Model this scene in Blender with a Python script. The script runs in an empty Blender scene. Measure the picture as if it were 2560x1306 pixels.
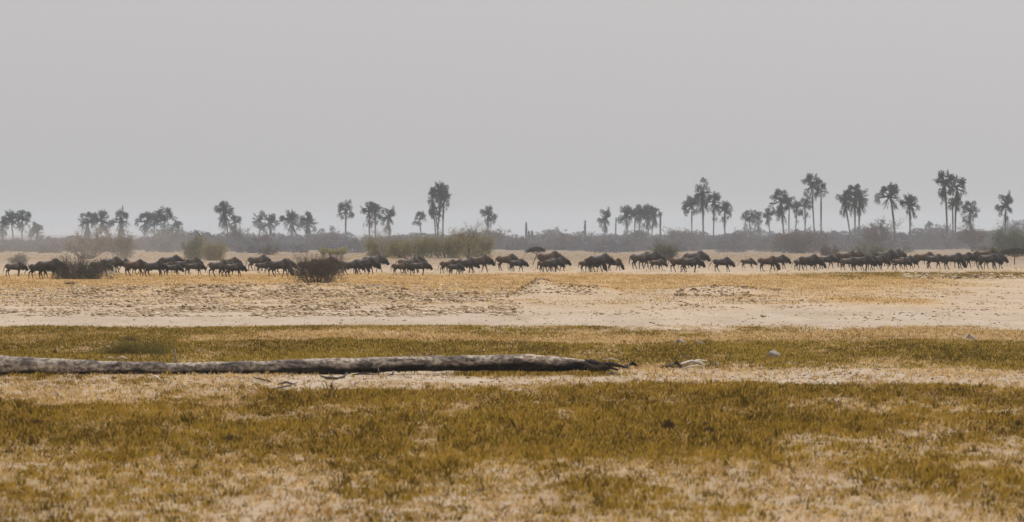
import bpy, math, random
import numpy as np
from mathutils import Vector, Matrix

# ------------------------------------------------------------------ camera, sky, sun, exposure
S = bpy.context.scene
COL = S.collection
FPX, HZ, H = 14222.0, 587.0, 3.15          # focal length in photo px, horizon row, eye height (standing in a vehicle)
cam = bpy.data.cameras.new('camera'); camo = bpy.data.objects.new('camera', cam); COL.objects.link(camo)
cam.sensor_width = 36; cam.lens = 200; cam.clip_start = 1; cam.clip_end = 90000
cam.shift_y = -66/2560
camo.location = (0, 0, H); camo.rotation_euler = (math.radians(90), 0, 0)
cam.dof.use_dof = True; cam.dof.focus_distance = 220; cam.dof.aperture_fstop = 4.7
S.camera = camo
SUN_AZ, SUN_EL = math.radians(38), math.radians(56)
w = bpy.data.worlds.new('World'); S.world = w; w.use_nodes = True
nt = w.node_tree; nt.nodes.clear()
sky = nt.nodes.new('ShaderNodeTexSky'); sky.sky_type = 'NISHITA'; sky.sun_disc = False
sky.sun_elevation = SUN_EL; sky.sun_rotation = SUN_AZ; sky.air_density = 1.0; sky.dust_density = 3.0; sky.ozone_density = 1.0
hs = nt.nodes.new('ShaderNodeHueSaturation'); hs.inputs['Saturation'].default_value = 0.10
tint = nt.nodes.new('ShaderNodeMixRGB'); tint.blend_type = 'MULTIPLY'; tint.inputs[0].default_value = 1.0
tint.inputs[2].default_value = (0.985, 0.985, 1.01, 1)
bg = nt.nodes.new('ShaderNodeBackground'); bg.inputs[1].default_value = 0.15
out = nt.nodes.new('ShaderNodeOutputWorld')
nt.links.new(sky.outputs[0], hs.inputs['Color']); nt.links.new(hs.outputs[0], tint.inputs[1])
veil = nt.nodes.new('ShaderNodeMixRGB'); veil.inputs[0].default_value = 0.75      # thick even haze veils the sky
veil.inputs[2].default_value = (3.50, 3.42, 3.44, 1)
nt.links.new(tint.outputs[0], veil.inputs[1]); nt.links.new(veil.outputs[0], bg.inputs[0]); nt.links.new(bg.outputs[0], out.inputs[0])
sl = bpy.data.lights.new('sun', 'SUN'); so = bpy.data.objects.new('sun', sl); COL.objects.link(so)
sl.energy = 3.1; sl.angle = math.radians(0.8); sl.color = (1.0, 0.965, 0.915)
sv = Vector((math.sin(SUN_AZ)*math.cos(SUN_EL), math.cos(SUN_AZ)*math.cos(SUN_EL), math.sin(SUN_EL)))
so.rotation_euler = sv.to_track_quat('Z', 'Y').to_euler()
S.view_settings.view_transform = 'Standard'; S.view_settings.look = 'None'
S.view_settings.exposure = 0.0; S.view_settings.gamma = 1.0
S.cycles.volume_bounces = 2; S.cycles.max_bounces = 6; S.cycles.transparent_max_bounces = 8

R = np.random.default_rng(7)
random.seed(7)

# ------------------------------------------------------------------ helpers
def tag(o, label=None, cat=None, group=None, kind=None):
    if label: o['label'] = label
    if cat: o['category'] = cat
    if group: o['group'] = group
    if kind: o['kind'] = kind
    return o

def empty(name, loc, label, cat, group=None, rz=0, sc=1):
    o = bpy.data.objects.new(name, None); COL.objects.link(o)
    o.location = loc; o.rotation_euler = (0, 0, rz); o.scale = (sc, sc, sc) if not hasattr(sc, '__len__') else sc
    o.empty_display_size = 0.2
    return tag(o, label, cat, group)

def mk(name, verts, faces, mat, parent=None, cols=None, smooth=False):
    """faces: (n,k) int array or list of tuples"""
    me = bpy.data.meshes.new(name)
    verts = np.asarray(verts, dtype=np.float32)
    if isinstance(faces, np.ndarray):
        n, k = faces.shape
        me.vertices.add(len(verts)); me.vertices.foreach_set('co', verts.ravel())
        me.loops.add(n*k); me.loops.foreach_set('vertex_index', faces.astype(np.int32).ravel())
        me.polygons.add(n); me.polygons.foreach_set('loop_start', (np.arange(n)*k).astype(np.int32))
        me.update(calc_edges=True)
    else:
        me.from_pydata([tuple(v) for v in verts.tolist()], [], faces); me.update()
    if cols is not None:
        a = me.color_attributes.new('tone', 'FLOAT_COLOR', 'POINT')
        c = np.ones((len(verts), 4), np.float32); c[:, :3] = cols
        a.data.foreach_set('color', c.ravel())
    if smooth: me.polygons.foreach_set('use_smooth', np.ones(len(me.polygons), bool))
    me.materials.append(mat)
    o = bpy.data.objects.new(name, me); COL.objects.link(o)
    if parent: o.parent = parent
    return o

def share(name, me, parent):
    o = bpy.data.objects.new(name, me); COL.objects.link(o); o.parent = parent
    return o

_perm = np.random.default_rng(3).random((256, 256))
def vnoise(x, y):
    xi = np.floor(x).astype(int); yi = np.floor(y).astype(int)
    fx = x-xi; fy = y-yi; fx = fx*fx*(3-2*fx); fy = fy*fy*(3-2*fy)
    g = lambda a, b: _perm[a & 255, b & 255]
    return (g(xi, yi)*(1-fx)+g(xi+1, yi)*fx)*(1-fy)+(g(xi, yi+1)*(1-fx)+g(xi+1, yi+1)*fx)*fy
def fbm(x, y, o=4):
    s = 0; a = .5; t = 0
    for i in range(o):
        s = s+a*vnoise(x*2**i+17.3*i, y*2**i+5.1*i); t += a; a *= .5
    return s/t          # 0..1
def sst(a, b, x):
    t = np.clip((x-a)/(b-a), 0, 1); return t*t*(3-2*t)

def ground_z(X, Y):
    """relief of the pan edge, metres; plain world-space heights"""
    X = np.asarray(X, float); Y = np.asarray(Y, float)
    near = 1-sst(140, 260, Y)
    z = (fbm(X/7, Y/9, 3)-.5)*.16*near + (fbm(X/1.6+40, Y/2.2, 3)-.5)*.05*(1-sst(200, 420, Y))
    # sand bank with a sharp crest right of the middle
    u = X*FPX/290
    prof = np.interp(u, [-60, 0, 30, 70, 110, 160, 215, 250, 300, 350], [0, .10, .42, .80, .56, .47, .44, .36, .12, 0])
    z = z + 1.2*prof*np.exp(-((Y-292)/9.0)**2)
    # long low bank on the left and a small one on the right
    z = z + .26*np.exp(-((Y-322)/16.0)**2)*np.exp(-((X+14)/9.5)**4)*(.6+.8*fbm(X/1.2, Y/5))
    z = z + .34*np.exp(-((Y-312)/9.0)**2)*np.exp(-((X-11.5)/3.2)**2)
    # green mound behind the log
    z = z + .30*np.exp(-((Y-151)/2.2)**2)*np.exp(-((X+9.8)/.75)**2)
    z = z + .10*np.exp(-((Y-86)/3)**2)*np.exp(-((X-4.6)/.9)**2)
    r = np.sqrt(X*X+Y*Y)
    return z*sst(12, 40, r)

def dist(v):                     # distance of a ground point seen at photo row v
    return FPX*H/(v-HZ)
def gx(u, D): return (u-1280)/FPX*D
def place(u, v):
    D = dist(v); X = gx(u, D); return X, D, float(ground_z(X, D))
def zat(v, D): return H-(v-HZ)*D/FPX

# ------------------------------------------------------------------ materials
def mat(name, col, rough=.9, noise=None, scale=5., col2=None, attr=False, bump=0, translucent=0, coords='Object', stretch=(1, 1, 1), spec=.2):
    m = bpy.data.materials.new(name); m.use_nodes = True; n = m.node_tree; L = n.links
    b = n.nodes['Principled BSDF']; b.inputs['Roughness'].default_value = rough
    b.inputs['Specular IOR Level'].default_value = spec
    b.inputs['Base Color'].default_value = (*col, 1)
    src = None
    if attr:
        a = n.nodes.new('ShaderNodeAttribute'); a.attribute_name = 'tone'; src = a.outputs['Color']
    if noise or bump:
        tc = n.nodes.new('ShaderNodeTexCoord'); mp = n.nodes.new('ShaderNodeMapping'); mp.inputs['Scale'].default_value = stretch
        L.new(tc.outputs[coords], mp.inputs[0])
        tx = n.nodes.new('ShaderNodeTexNoise'); tx.inputs['Scale'].default_value = scale; tx.inputs['Detail'].default_value = 5
        tx.inputs['Roughness'].default_value = .65
        L.new(mp.outputs[0], tx.inputs['Vector'])
        if noise:
            cr = n.nodes.new('ShaderNodeValToRGB'); cr.color_ramp.elements[0].position = .5-noise; cr.color_ramp.elements[1].position = .5+noise
            L.new(tx.outputs['Fac'], cr.inputs[0])
            if src is None:
                cr.color_ramp.elements[0].color = (*col, 1); cr.color_ramp.elements[1].color = (*(col2 or col), 1); src = cr.outputs[0]
            else:
                cr.color_ramp.elements[0].color = (*[c*.78 for c in (1, 1, 1)], 1); cr.color_ramp.elements[1].color = (1.18, 1.18, 1.18, 1)
                mx = n.nodes.new('ShaderNodeMixRGB'); mx.blend_type = 'MULTIPLY'; mx.inputs[0].default_value = 1
                L.new(src, mx.inputs[1]); L.new(cr.outputs[0], mx.inputs[2]); src = mx.outputs[0]
        if bump:
            bp = n.nodes.new('ShaderNodeBump'); bp.inputs['Strength'].default_value = bump; bp.inputs['Distance'].default_value = .03
            L.new(tx.outputs['Fac'], bp.inputs['Height']); L.new(bp.outputs[0], b.inputs['Normal'])
    if src is not None: L.new(src, b.inputs['Base Color'])
    if translucent:
        t = n.nodes.new('ShaderNodeBsdfTranslucent'); t.inputs['Color'].default_value = (*col, 1)
        if src is not None: L.new(src, t.inputs['Color'])
        ms = n.nodes.new('ShaderNodeMixShader'); ms.inputs[0].default_value = translucent
        L.new(b.outputs[0], ms.inputs[1]); L.new(t.outputs[0], ms.inputs[2]); L.new(ms.outputs[0], n.nodes['Material Output'].inputs[0])
    return m

M = {}
M['ground'] = mat('sandy_ground', (.4, .3, .2), attr=True, noise=.22, scale=3.2, bump=.5, spec=.1)
M['grass'] = mat('grass_blades', (.2, .15, .03), attr=True, translucent=.35, spec=.1)
M['clod'] = mat('earth_clods', (.3, .22, .13), attr=True, noise=.2, scale=30, spec=.1)
M['leaf_palm'] = mat('palm_fronds', (.010, .026, .032), noise=.2, scale=.9, col2=(.030, .058, .062), translucent=.2)
M['dead_palm'] = mat('dead_fronds', (.045, .040, .036), noise=.2, scale=1.2, col2=(.085, .073, .062))
M['trunk'] = mat('palm_trunk', (.050, .047, .046), noise=.2, scale=3, col2=(.105, .096, .09), stretch=(1, 1, 3))
M['twig_dark'] = mat('dark_twigs', (.060, .044, .034), noise=.2, scale=1.5, col2=(.17, .13, .10))
M['twig_grey'] = mat('grey_twigs', (.145, .125, .115), noise=.2, scale=1.2, col2=(.27, .235, .21))
M['twig_tan'] = mat('tan_twigs', (.17, .14, .12), noise=.2, scale=1.2, col2=(.36, .31, .27))
M['twig_brown'] = mat('brown_twigs', (.085, .068, .058), noise=.2, scale=1.2, col2=(.19, .16, .14))
M['leaf_hummock'] = mat('hummock_leaves', (.11, .088, .016), noise=.2, scale=5, col2=(.28, .22, .045), translucent=.25)
M['twig_pale'] = mat('bleached_branches', (.34, .30, .25), noise=.2, scale=2, col2=(.5, .44, .37))
M['leaf_olive'] = mat('olive_leaves', (.20, .18, .07), noise=.18, scale=.8, col2=(.42, .36, .14), translucent=.25)
M['leaf_green'] = mat('green_leaves', (.07, .10, .035), noise=.18, scale=.9, col2=(.16, .20, .07), translucent=.25)
M['leaf_brown'] = mat('brown_leaves', (.11, .082, .06), noise=.18, scale=.8, col2=(.19, .145, .11), translucent=.2)
M['leaf_grey'] = mat('grey_green_leaves', (.14, .15, .10), noise=.18, scale=.8, col2=(.26, .26, .17), translucent=.2)
M['leaf_dark'] = mat('dark_leaves', (.035, .042, .03), noise=.18, scale=.8, col2=(.07, .078, .055), translucent=.2)
M['tussock'] = mat('dead_tussock', (.12, .075, .03), noise=.2, scale=8, col2=(.22, .145, .065))
M['scrub'] = mat('grey_scrub', (.095, .085, .082), attr=True, translucent=.2)
M['yellow'] = mat('yellow_flower_heads', (.42, .36, .12), translucent=.2)

# ------------------------------------------------------------------ ground: one sheet out to the horizon
SAND = np.array([.455, .352, .25]); PINK = np.array([.435, .350, .268]); OCHRE = np.array([.47, .32, .16])
TAN = np.array([.225, .168, .122]); OLIVE = np.array([.21, .125, .018]); STRAWG = np.array([.45, .29, .13])
def bandv(v, pts):
    return np.interp(v, [p[0] for p in pts], [p[1] for p in pts])
def cover(X, Y):
    """green grass g, dry grass s and bare colour for world points, following strips along the pan's edge"""
    Y = np.maximum(Y, 30.)
    u = 1280+X*FPX/Y; v0 = HZ+FPX*H/Y
    # strips meander a little (world-space noise)
    wob = (fbm(X/6+3, Y/30, 3)-.5)
    v = v0 + wob*(v0-HZ)*.16
    n1 = fbm(X/1.3, Y/7.0, 4); n2 = fbm(X/3.0+9, Y/22.0+4, 3); n3 = fbm(X/.45+30, Y/2.4, 3)
    lf = 1-sst(450, 750, u); rt = sst(1500, 2000, u)
    # green
    g = bandv(v, [(600, 0), (815, 0), (821, .75), (832, .55), (836, .10), (852, .05), (859, 1.1), (903, 1.25), (918, .6), (930, .06), (970, .04), (990, .75), (1008, .70), (1036, .62), (1052, 1.1), (1120, 1.12), (1150, .52), (1200, .42), (1306, .42), (1500, .3)])
    gl = bandv(v, [(600, 0), (813, 0), (819, .95), (850, .8), (900, 1.1), (925, .9), (950, .42), (1000, .45), (1034, .62), (1052, 1.15), (1120, 1.05), (1160, .52), (1220, .42), (1306, .42), (1500, .3)])
    gr = bandv(v, [(600, 0), (818, 0), (824, .45), (842, .2), (852, 1.2), (903, 1.25), (915, .5), (930, .05), (966, .03), (976, 1.0), (1000, 1.0), (1010, .6), (1034, .55), (1048, 1.0), (1085, 1.05), (1110, .6), (1180, .62), (1240, .40), (1306, .34), (1500, .3)])
    g = g*(1-lf)*(1-rt)+gl*lf+gr*rt
    s = bandv(v, [(600, 0), (632, .2), (645, .2), (660, .08), (684, .1), (692, .85), (714, .85), (728, .50), (770, .30), (812, .05), (819, .4), (834, 1), (854, 1), (862, .35), (900, .4), (930, .5), (960, .36), (985, .6), (1030, .6), (1120, .5), (1160, .7), (1306, .62), (1500, .6)])
    # dry strip reaches lower in the middle-right, sand climbs at the right edge
    edge = sst(2150, 2560, u)
    s = np.where(v < 760, s*(1-edge*sst(682, 697, v)), s)
    strip = np.exp(-((v0-(748+(u-2080)*.03))/9)**2)*sst(1980, 2080, u)*(1-sst(2280, 2420, u))
    s = np.maximum(s, strip*.9)
    og = np.exp(-((v0-(690-edge*6))/8.)**2)*sst(1850, 2150, u)*.75
    g = np.maximum(g, og*(.5+n2))
    md = np.exp(-((X+9.8)/.85)**2-((Y-152)/3.5)**2)
    g = np.clip(g+md, 0, 1)
    g = np.maximum(g, .7*np.exp(-((Y-127.2)/2.6)**2)*sst(1080, 1180, u)*(1-sst(1500, 1640, u)))
    g = np.maximum(g, .6*np.exp(-((Y-125)/3.)**2)*(1-sst(250, 420, u)))
    p = (n1-.5)*1.7+(n2-.5)*1.3+(n3-.5)*1.3
    g = np.clip(g+p*.8*np.minimum(1, g*1.9), 0, 1); s = np.clip(s+p*np.where(s > .02, -.5, 0)*1.0, 0, 1)
    # bare colour
    far = 1-sst(690, 760, v)
    c = SAND[None]*np.ones((len(X), 1))
    k = sst(760, 790, v)[:, None]; c = c*(1-k)+PINK*k
    k = (sst(680, 694, v)*(1-sst(716, 738, v))*(1-edge*.8))[:, None]; c = c*(1-k)+OCHRE*k
    k = (strip)[:, None]; c = c*(1-k)+OCHRE*k
    uu = X*FPX/290; cr = ((uu > -10)*(uu < 290)*np.exp(-((Y-291)/3.4)**2)*.95)[:, None]; c = c*(1-cr)+OCHRE*.85*cr; s = np.maximum(s, cr[:, 0])
    k = (1-sst(640, 684, v))[:, None]*.95; c = c*(1-k)+TAN*k
    k = (1-sst(617, 629, v0))[:, None]; c = c*(1-k)+np.array([.10, .092, .088])*k
    k = np.clip(s*.35, 0, 1)[:, None]; c = c*(1-k)+STRAWG*k
    k = np.clip(g*.85, 0, 1)[:, None]; c = c*(1-k)+OLIVE*k
    c = c*(.86+.28*n1)[:, None]*(.93+.14*n3)[:, None]
    k = (sst(.62, .72, n2)*.18)[:, None]; c = c*(1-k)+c*np.array([.8, .72, .62])*k
    return g, s, c, v, u

def build_ground():
    vv = np.linspace(1420, 605, 760)
    rows = np.concatenate([[2, 8, 18, 28, 38, 46], dist(vv)*1.0, np.geomspace(2700, 60000, 26)])
    a_in = np.linspace(-.125, .125, 620)
    a_out = np.linspace(.125, 2*math.pi-.125, 90)[1:-1]
    ang = np.concatenate([a_in, a_out])
    A, D = np.meshgrid(ang, rows)
    X = D*np.sin(A); Y = D*np.cos(A)
    Z = ground_z(X.ravel(), np.where(np.cos(A) > .9, Y, 9999).ravel())
    Z = np.where(np.cos(A).ravel() > .9, Z, 0)
    g, s, c, v, u = cover(X.ravel(), np.sqrt(X**2+Y**2).ravel())
    V = np.stack([X.ravel(), Y.ravel(), Z], 1)
    nr, nc = D.shape
    i = np.arange(nr-1)[:, None]*nc; j = np.arange(nc)[None]; j2 = (j+1) % nc
    F = np.stack([i+j, i+j2, i+nc+j2, i+nc+j], -1).reshape(-1, 4)[:, ::-1]
    # close the hole under the camera
    o = mk('ground', V, F, M['ground'], cols=c, smooth=True)
    tag(o, kind='structure')
build_ground()

# ------------------------------------------------------------------ grasses (nobody could count them)
def blade_mesh(name, X, Y, Z, hgt, wid, lean, col, label):
    n = len(X); a = R.random(n)*math.pi
    dx = np.cos(a)*wid/2; dy = np.sin(a)*wid/2
    b = R.random(n)*2*math.pi
    lx = np.cos(b)*lean*hgt; ly = np.sin(b)*lean*hgt
    V = np.empty((n, 4, 3), np.float32)
    V[:, 0] = np.stack([X-dx, Y-dy, Z-.012], 1); V[:, 1] = np.stack([X+dx, Y+dy, Z-.012], 1)
    V[:, 2] = np.stack([X+dx*.75+lx*.4, Y+dy*.75+ly*.4, Z+hgt*.6], 1); V[:, 3] = np.stack([X+lx, Y+ly, Z+hgt], 1)
    F = (np.arange(n)[:, None]*4+np.array([0, 1, 2, 3])[None])
    c = np.repeat(col[:, None, :], 4, 1).reshape(-1, 3)
    o = mk(name, V.reshape(-1, 3), F, M['grass'], cols=c)
    return tag(o, label, 'grass', kind='stuff')

def scatter(D0, D1, dens, half=.118):
    area = half*(D1**2-D0**2); n = int(area*dens)
    Y = np.sqrt(R.random(n)*(D1**2-D0**2)+D0**2); X = (R.random(n)*2-1)*half*Y
    return X, Y

def tufts(D0, D1, dens, per, green, hh, ww, spread=.05):
    X, Y = scatter(D0, D1, dens)
    g, s, c, v, u = cover(X, Y)
    q = g if green else s*(1-.45*g)
    keep = R.random(len(X)) < (q**1.3 if green else q)
    X, Y, q = X[keep], Y[keep], q[keep]
    n = len(X)
    tone = R.random(n); th = (.55+.9*R.random(n))*(.7+.5*q)
    big = R.random(n) < .06; th = np.where(big, th*1.5, th)
    X = np.repeat(X, per); Y = np.repeat(Y, per); tone = np.repeat(tone, per); th = np.repeat(th, per)
    n = len(X)
    X = X+R.normal(0, spread, n); Y = Y+R.normal(0, spread, n)
    Z = ground_z(X, Y)
    h = hh*th*(.5+.7*R.random(n)); w_ = ww*(.6+.8*R.random(n))
    patch = fbm(X/2.2+70, Y/9.0, 3)
    t = np.clip(.5+(tone-.5)*1.25+(patch-.5)*1.2+R.normal(0, .08, n), 0, 1)[:, None]
    if green:
        c = np.array([.115, .076, .008])*(1-t)+np.array([.51, .33, .046])*t
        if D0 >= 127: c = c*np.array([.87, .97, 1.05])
        dry = (R.random(n) < .13)[:, None]; c = np.where(dry, np.array([.66, .43, .13]), c)
        dk = (R.random(n) < .06)[:, None]; c = np.where(dk, np.array([.08, .05, .012]), c)
    else:
        c = np.array([.46, .28, .085])*(1-t)+np.array([.90, .66, .34])*t
        dk = (R.random(n) < .10)[:, None]; c = np.where(dk, np.array([.19, .12, .05]), c)
    return X, Y, Z, h, w_, c

def cat_grass(name, parts, lean, label):
    A = [np.concatenate([p[i] for p in parts]) for i in range(6)]
    blade_mesh(name, A[0], A[1], A[2], A[3], A[4], lean*(.3+R.random(len(A[0]))), A[5], label)
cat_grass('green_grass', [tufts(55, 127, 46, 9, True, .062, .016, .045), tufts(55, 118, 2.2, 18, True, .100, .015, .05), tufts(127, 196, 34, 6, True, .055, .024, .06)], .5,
          'low olive green grass growing in strips across the near flat')
cat_grass('dry_grass', [tufts(55, 127, 24, 6, False, .055, .014, .05), tufts(127, 196, 24, 5, False, .06, .02, .06)], .9,
          'short straw coloured dry grass between the green strips')
cat_grass('yellow_grass', [tufts(255, 470, 3.2, 5, False, .06, .05, .20), tufts(470, 1090, .3, 4, False, .12, .12, .4)], .6,
          'sparse ochre dry grass in front of and behind the herd')
cat_grass('distant_grass', [tufts(360, 470, 5, 5, True, .10, .05, .16)], .6,
          'thin olive grass on the bank below the right end of the herd')

# ------------------------------------------------------------------ clods and debris on the banks (uncountable)
def rocks_mesh(name, X, Y, size, flat, col, label, kind='stuff', cat='clods'):
    t = (1+5**.5)/2
    ico = np.array([(-1, t, 0), (1, t, 0), (-1, -t, 0), (1, -t, 0), (0, -1, t), (0, 1, t), (0, -1, -t), (0, 1, -t), (t, 0, -1), (t, 0, 1), (-t, 0, -1), (-t, 0, 1)])/1.9
    fi = np.array([(0, 11, 5), (0, 5, 1), (0, 1, 7), (0, 7, 10), (0, 10, 11), (1, 5, 9), (5, 11, 4), (11, 10, 2), (10, 7, 6), (7, 1, 8), (3, 9, 4), (3, 4, 2), (3, 2, 6), (3, 6, 8), (3, 8, 9), (4, 9, 5), (2, 4, 11), (6, 2, 10), (8, 6, 7), (9, 8, 1)])
    n = len(X); Z = ground_z(X, Y)
    V = ico[None]*(1+R.normal(0, .34, (n, 12, 1)))
    V = V*size[:, None, None]; V[:, :, 2] *= flat[:, None]; V[:, :, 0] *= 1.25
    V[:, :, 0] += X[:, None]; V[:, :, 1] += Y[:, None]; V[:, :, 2] += (Z+size*flat*.25)[:, None]
    F = (fi[None]+12*np.arange(n)[:, None, None]).reshape(-1, 3)
    c = np.repeat(col[:, None], 12, 1).reshape(-1, 3)
    o = mk(name, V.reshape(-1, 3), F, M['clod'], cols=c)
    return tag(o, label, cat, kind=kind)
def clod_field():
    XS, YS, SZ, C = [], [], [], []
    def add(n, ua, ub, va, vb, s0, s1, dark, gate=.45, sc=1.):
        u = ua+(ub-ua)*R.random(n); v = va+(vb-va)*R.random(n)**.9
        Y = dist(v); X = gx(u, Y)
        f = fbm(X/1.5*sc, Y/9*sc, 3); k = f > gate+.18*R.random(n)
        X, Y = X[k], Y[k]; m = len(X)
        XS.append(X); YS.append(Y); SZ.append(s0+(s1-s0)*R.random(m)**2)
        t = R.random(m)[:, None]
        d = (R.random(m) < dark)[:, None]
        C.append(np.where(d, np.array([.15, .095, .045])*(1-t)+np.array([.28, .19, .09])*t, np.array([.50, .37, .23])*(1-t)+np.array([.66, .52, .38])*t))
    add(6500, 180, 1010, 712, 744, .03, .11, .45, .38)
    add(5200, 0, 1300, 716, 790, .03, .09, .45, .46)
    add(9000, 0, 1290, 708, 792, .03, .10, .10, .34)
    add(2500, 1290, 2560, 712, 800, .02, .07, .10, .40)
    add(700, 1000, 1290, 725, 755, .04, .12, .5)
    add(700, 430, 1300, 764, 778, .04, .13, .6)
    add(700, 1690, 1950, 722, 742, .03, .10, .85, .3)
    add(420, 1700, 2100, 742, 770, .03, .08, .5)
    add(900, 1290, 1500, 734, 746, .02, .08, .6, .2)
    add(500, 2260, 2560, 682, 698, .05, .2, .4, .3)
    add(160, 1300, 2560, 700, 800, .02, .07, .5)
    add(260, 0, 2560, 785, 818, .02, .05, .5)
    add(3000, 0, 2560, 742, 819, .010, .034, .22, .2)
    add(900, 1500, 2400, 706, 745, .02, .06, .35, .2)
    X = np.concatenate(XS); Y = np.concatenate(YS); s = np.concatenate(SZ); c = np.concatenate(C)
    rocks_mesh('earth_clods', X, Y, s, .45+.4*R.random(len(X)), c, 'broken earth clods and trampled crust strewn over the pale banks')
clod_field()
def pebble_field():
    n = 26000
    X, Y = scatter(58, 185, n/(.118*(185**2-58**2)))
    g, s, c, v, u = cover(X, Y); k = R.random(len(X)) < .9-g
    X, Y = X[k], Y[k]; m = len(X); t = R.random(m)[:, None]
    col = np.where((R.random(m) < .45)[:, None], np.array([.20, .13, .075])*(1+.6*t), np.array([.55, .42, .31])*(.9+.35*t))
    rocks_mesh('loose_crumbs', X, Y, (.008+.028*R.random(m)**2)*(Y/110), .4+.4*R.random(m), col, 'small crumbs of soil and droppings lying between the grass')
pebble_field()

# ------------------------------------------------------------------ generic tubes
def frame(d):
    d = d.normalized(); a = Vector((0, 1, 0)) if abs(d.y) < .9 else Vector((1, 0, 0))
    s = d.cross(a).normalized(); return s, d.cross(s).normalized()
def tube(V, F, pts, rad, n=8, sq=None):
    """lofted closed tube through pts; rad: list of r or (r_side, r_up)"""
    base = len(V); m = len(pts)
    for i, p in enumerate(pts):
        d = (pts[min(i+1, m-1)]-pts[max(i-1, 0)])
        s, t = frame(d)
        r = rad[i]; ra, rb = r if hasattr(r, '__len__') else (r, r)
        for k in range(n):
            a = 2*math.pi*k/n
            V.append(p+t*math.cos(a)*ra+s*math.sin(a)*rb)
    for i in range(m-1):
        for k in range(n):
            F.append((base+i*n+k, base+i*n+(k+1) % n, base+(i+1)*n+(k+1) % n, base+(i+1)*n+k))
    F.append(tuple(base+k for k in range(n))[::-1]); F.append(tuple(base+(m-1)*n+k for k in range(n)))

def segs_mesh(name, segs, material, parent, n=3):
    """segs: array (k,8): p0, p1, r0, r1"""
    s = np.array(segs, dtype=np.float64); k = len(s)
    p0, p1, r0, r1 = s[:, :3], s[:, 3:6], s[:, 6], s[:, 7]
    d = p1-p0; d /= np.linalg.norm(d, axis=1, keepdims=True)+1e-9
    up = np.tile([[0, 0, 1.]], (k, 1)); up[np.abs(d[:, 2]) > .9] = [1, 0, 0]
    a = np.cross(d, up); a /= np.linalg.norm(a, axis=1, keepdims=True); b = np.cross(d, a)
    V = np.empty((k, 2*n, 3))
    for i in range(n):
        t = 2*math.pi*i/n; o = a*math.cos(t)+b*math.sin(t)
        V[:, i] = p0+o*r0[:, None]; V[:, n+i] = p1+o*r1[:, None]
    F = np.array([(i, (i+1) % n, n+(i+1) % n, n+i) for i in range(n)])
    F = (F[None]+2*n*np.arange(k)[:, None, None]).reshape(-1, 4)
    return mk(name, V.reshape(-1, 3), F, material, parent)

def leaves_mesh(name, P, size, material, parent, rng, cols=None):
    n = len(P); P = np.asarray(P)
    a = rng.normal(size=(n, 3)); a /= np.linalg.norm(a, axis=1, keepdims=True)
    b = rng.normal(size=(n, 3)); b = np.cross(a, b); b /= np.linalg.norm(b, axis=1, keepdims=True)
    s = (size*(.5+rng.random(n)))[:, None]
    V = np.stack([P-a*s, P-b*s*.45, P+a*s, P+b*s*.45], 1).reshape(-1, 3)
    F = np.arange(n)[:, None]*4+np.arange(4)[None]
    c = None if cols is None else np.repeat(cols, 4, 0)
    return mk(name, V, F, material, parent, cols=c)

# ------------------------------------------------------------------ shrubs
def grow(rng, segs, tips, p, d, L, r, lev, kids, bend, up):
    k = 3
    for i in range(k):
        d = d+rng.normal(0, bend, 3)+np.array([0, 0, up]); d /= np.linalg.norm(d)
        q = p+d*L/k
        if q[2] < .03: q[2] = .03+rng.random()*.05; d[2] = abs(d[2])
        segs.append([*p, *q, r*(1-.22*i), r*(1-.22*(i+1))]); tips.append(q)
        if lev > 0 and (i > 0 or lev < 2):
            for _ in range(kids):
                e = d+rng.normal(0, .62, 3); e /= np.linalg.norm(e)
                grow(rng, segs, tips, q, e, L*(.45+.25*rng.random()), r*.5, lev-1, max(1, kids-(lev < 2)), bend, up)
        p = q

def shrub(name, u, v, wpx, hpx, label, cat='bush', twig='twig_grey', leaf='leaf_grey', nstem=26, lev=2, kids=2, nleaf=2500, lsize=.09,
          r=.03, group=None, seed=1, flat=1., up=.06, leaf_low=0.0, leaf_name='foliage', spread=1.0, depth=.7, base=None):
    if base is None: base = .05 if name == 'bare_tree' else .34
    X, D, Z = place(u, v); k = FPX/D; w_, h_ = wpx/k, hpx/k
    rng = np.random.default_rng(seed)
    root = empty(name, (X, D, Z), label, cat, group)
    segs, tips = [], []
    for i in range(nstem):
        a = rng.random()*2*math.pi; q = rng.random()**.5
        lean = q*spread
        d = np.array([math.cos(a)*lean*w_/(2*h_), math.sin(a)*lean*w_/(2*h_), 1.0*flat]); L = np.linalg.norm(d)*h_*(.55+.35*rng.random())*(.55+.9*float(fbm(np.array([a*.9+seed*3.1]), np.array([q*1.5]), 2)[0])); d /= np.linalg.norm(d)
        p = np.array([math.cos(a)*w_*base*q, math.sin(a)*w_*base*q*.7, -.05])
        grow(rng, segs, tips, p, d, L*.72, r*(.6+.6*rng.random()), lev, kids, .14, up)
    segs = np.array(segs); tips = np.array(tips)
    # fit to the bush's measured width and height
    sx = (w_/2)/np.percentile(np.abs(tips[:, 0]), 97); sz = h_/np.percentile(tips[:, 2], 98.5); sy = sx*depth
    f = np.array([sx, sy, sz])
    segs[:, :3] *= f; segs[:, 3:6] *= f; tips = tips*f
    segs_mesh('branches', segs, M[twig], root)
    if nleaf:
        sel = tips[tips[:, 2] > leaf_low*h_]
        P = sel[rng.integers(0, len(sel), nleaf)]*(1 if leaf_low > 0 else np.where(rng.random(nleaf) < .45, rng.random(nleaf)**.6, 1)[:, None]*np.array([0, 0, 1.])+np.array([1., 1, 0]))+rng.normal(0, .10+.025*w_, (nleaf, 3))*np.array([1, 1, .7])
        P[:, 2] = np.maximum(P[:, 2], .05)
        leaves_mesh(leaf_name, P, lsize, M[leaf], root, rng)
    return root

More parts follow.
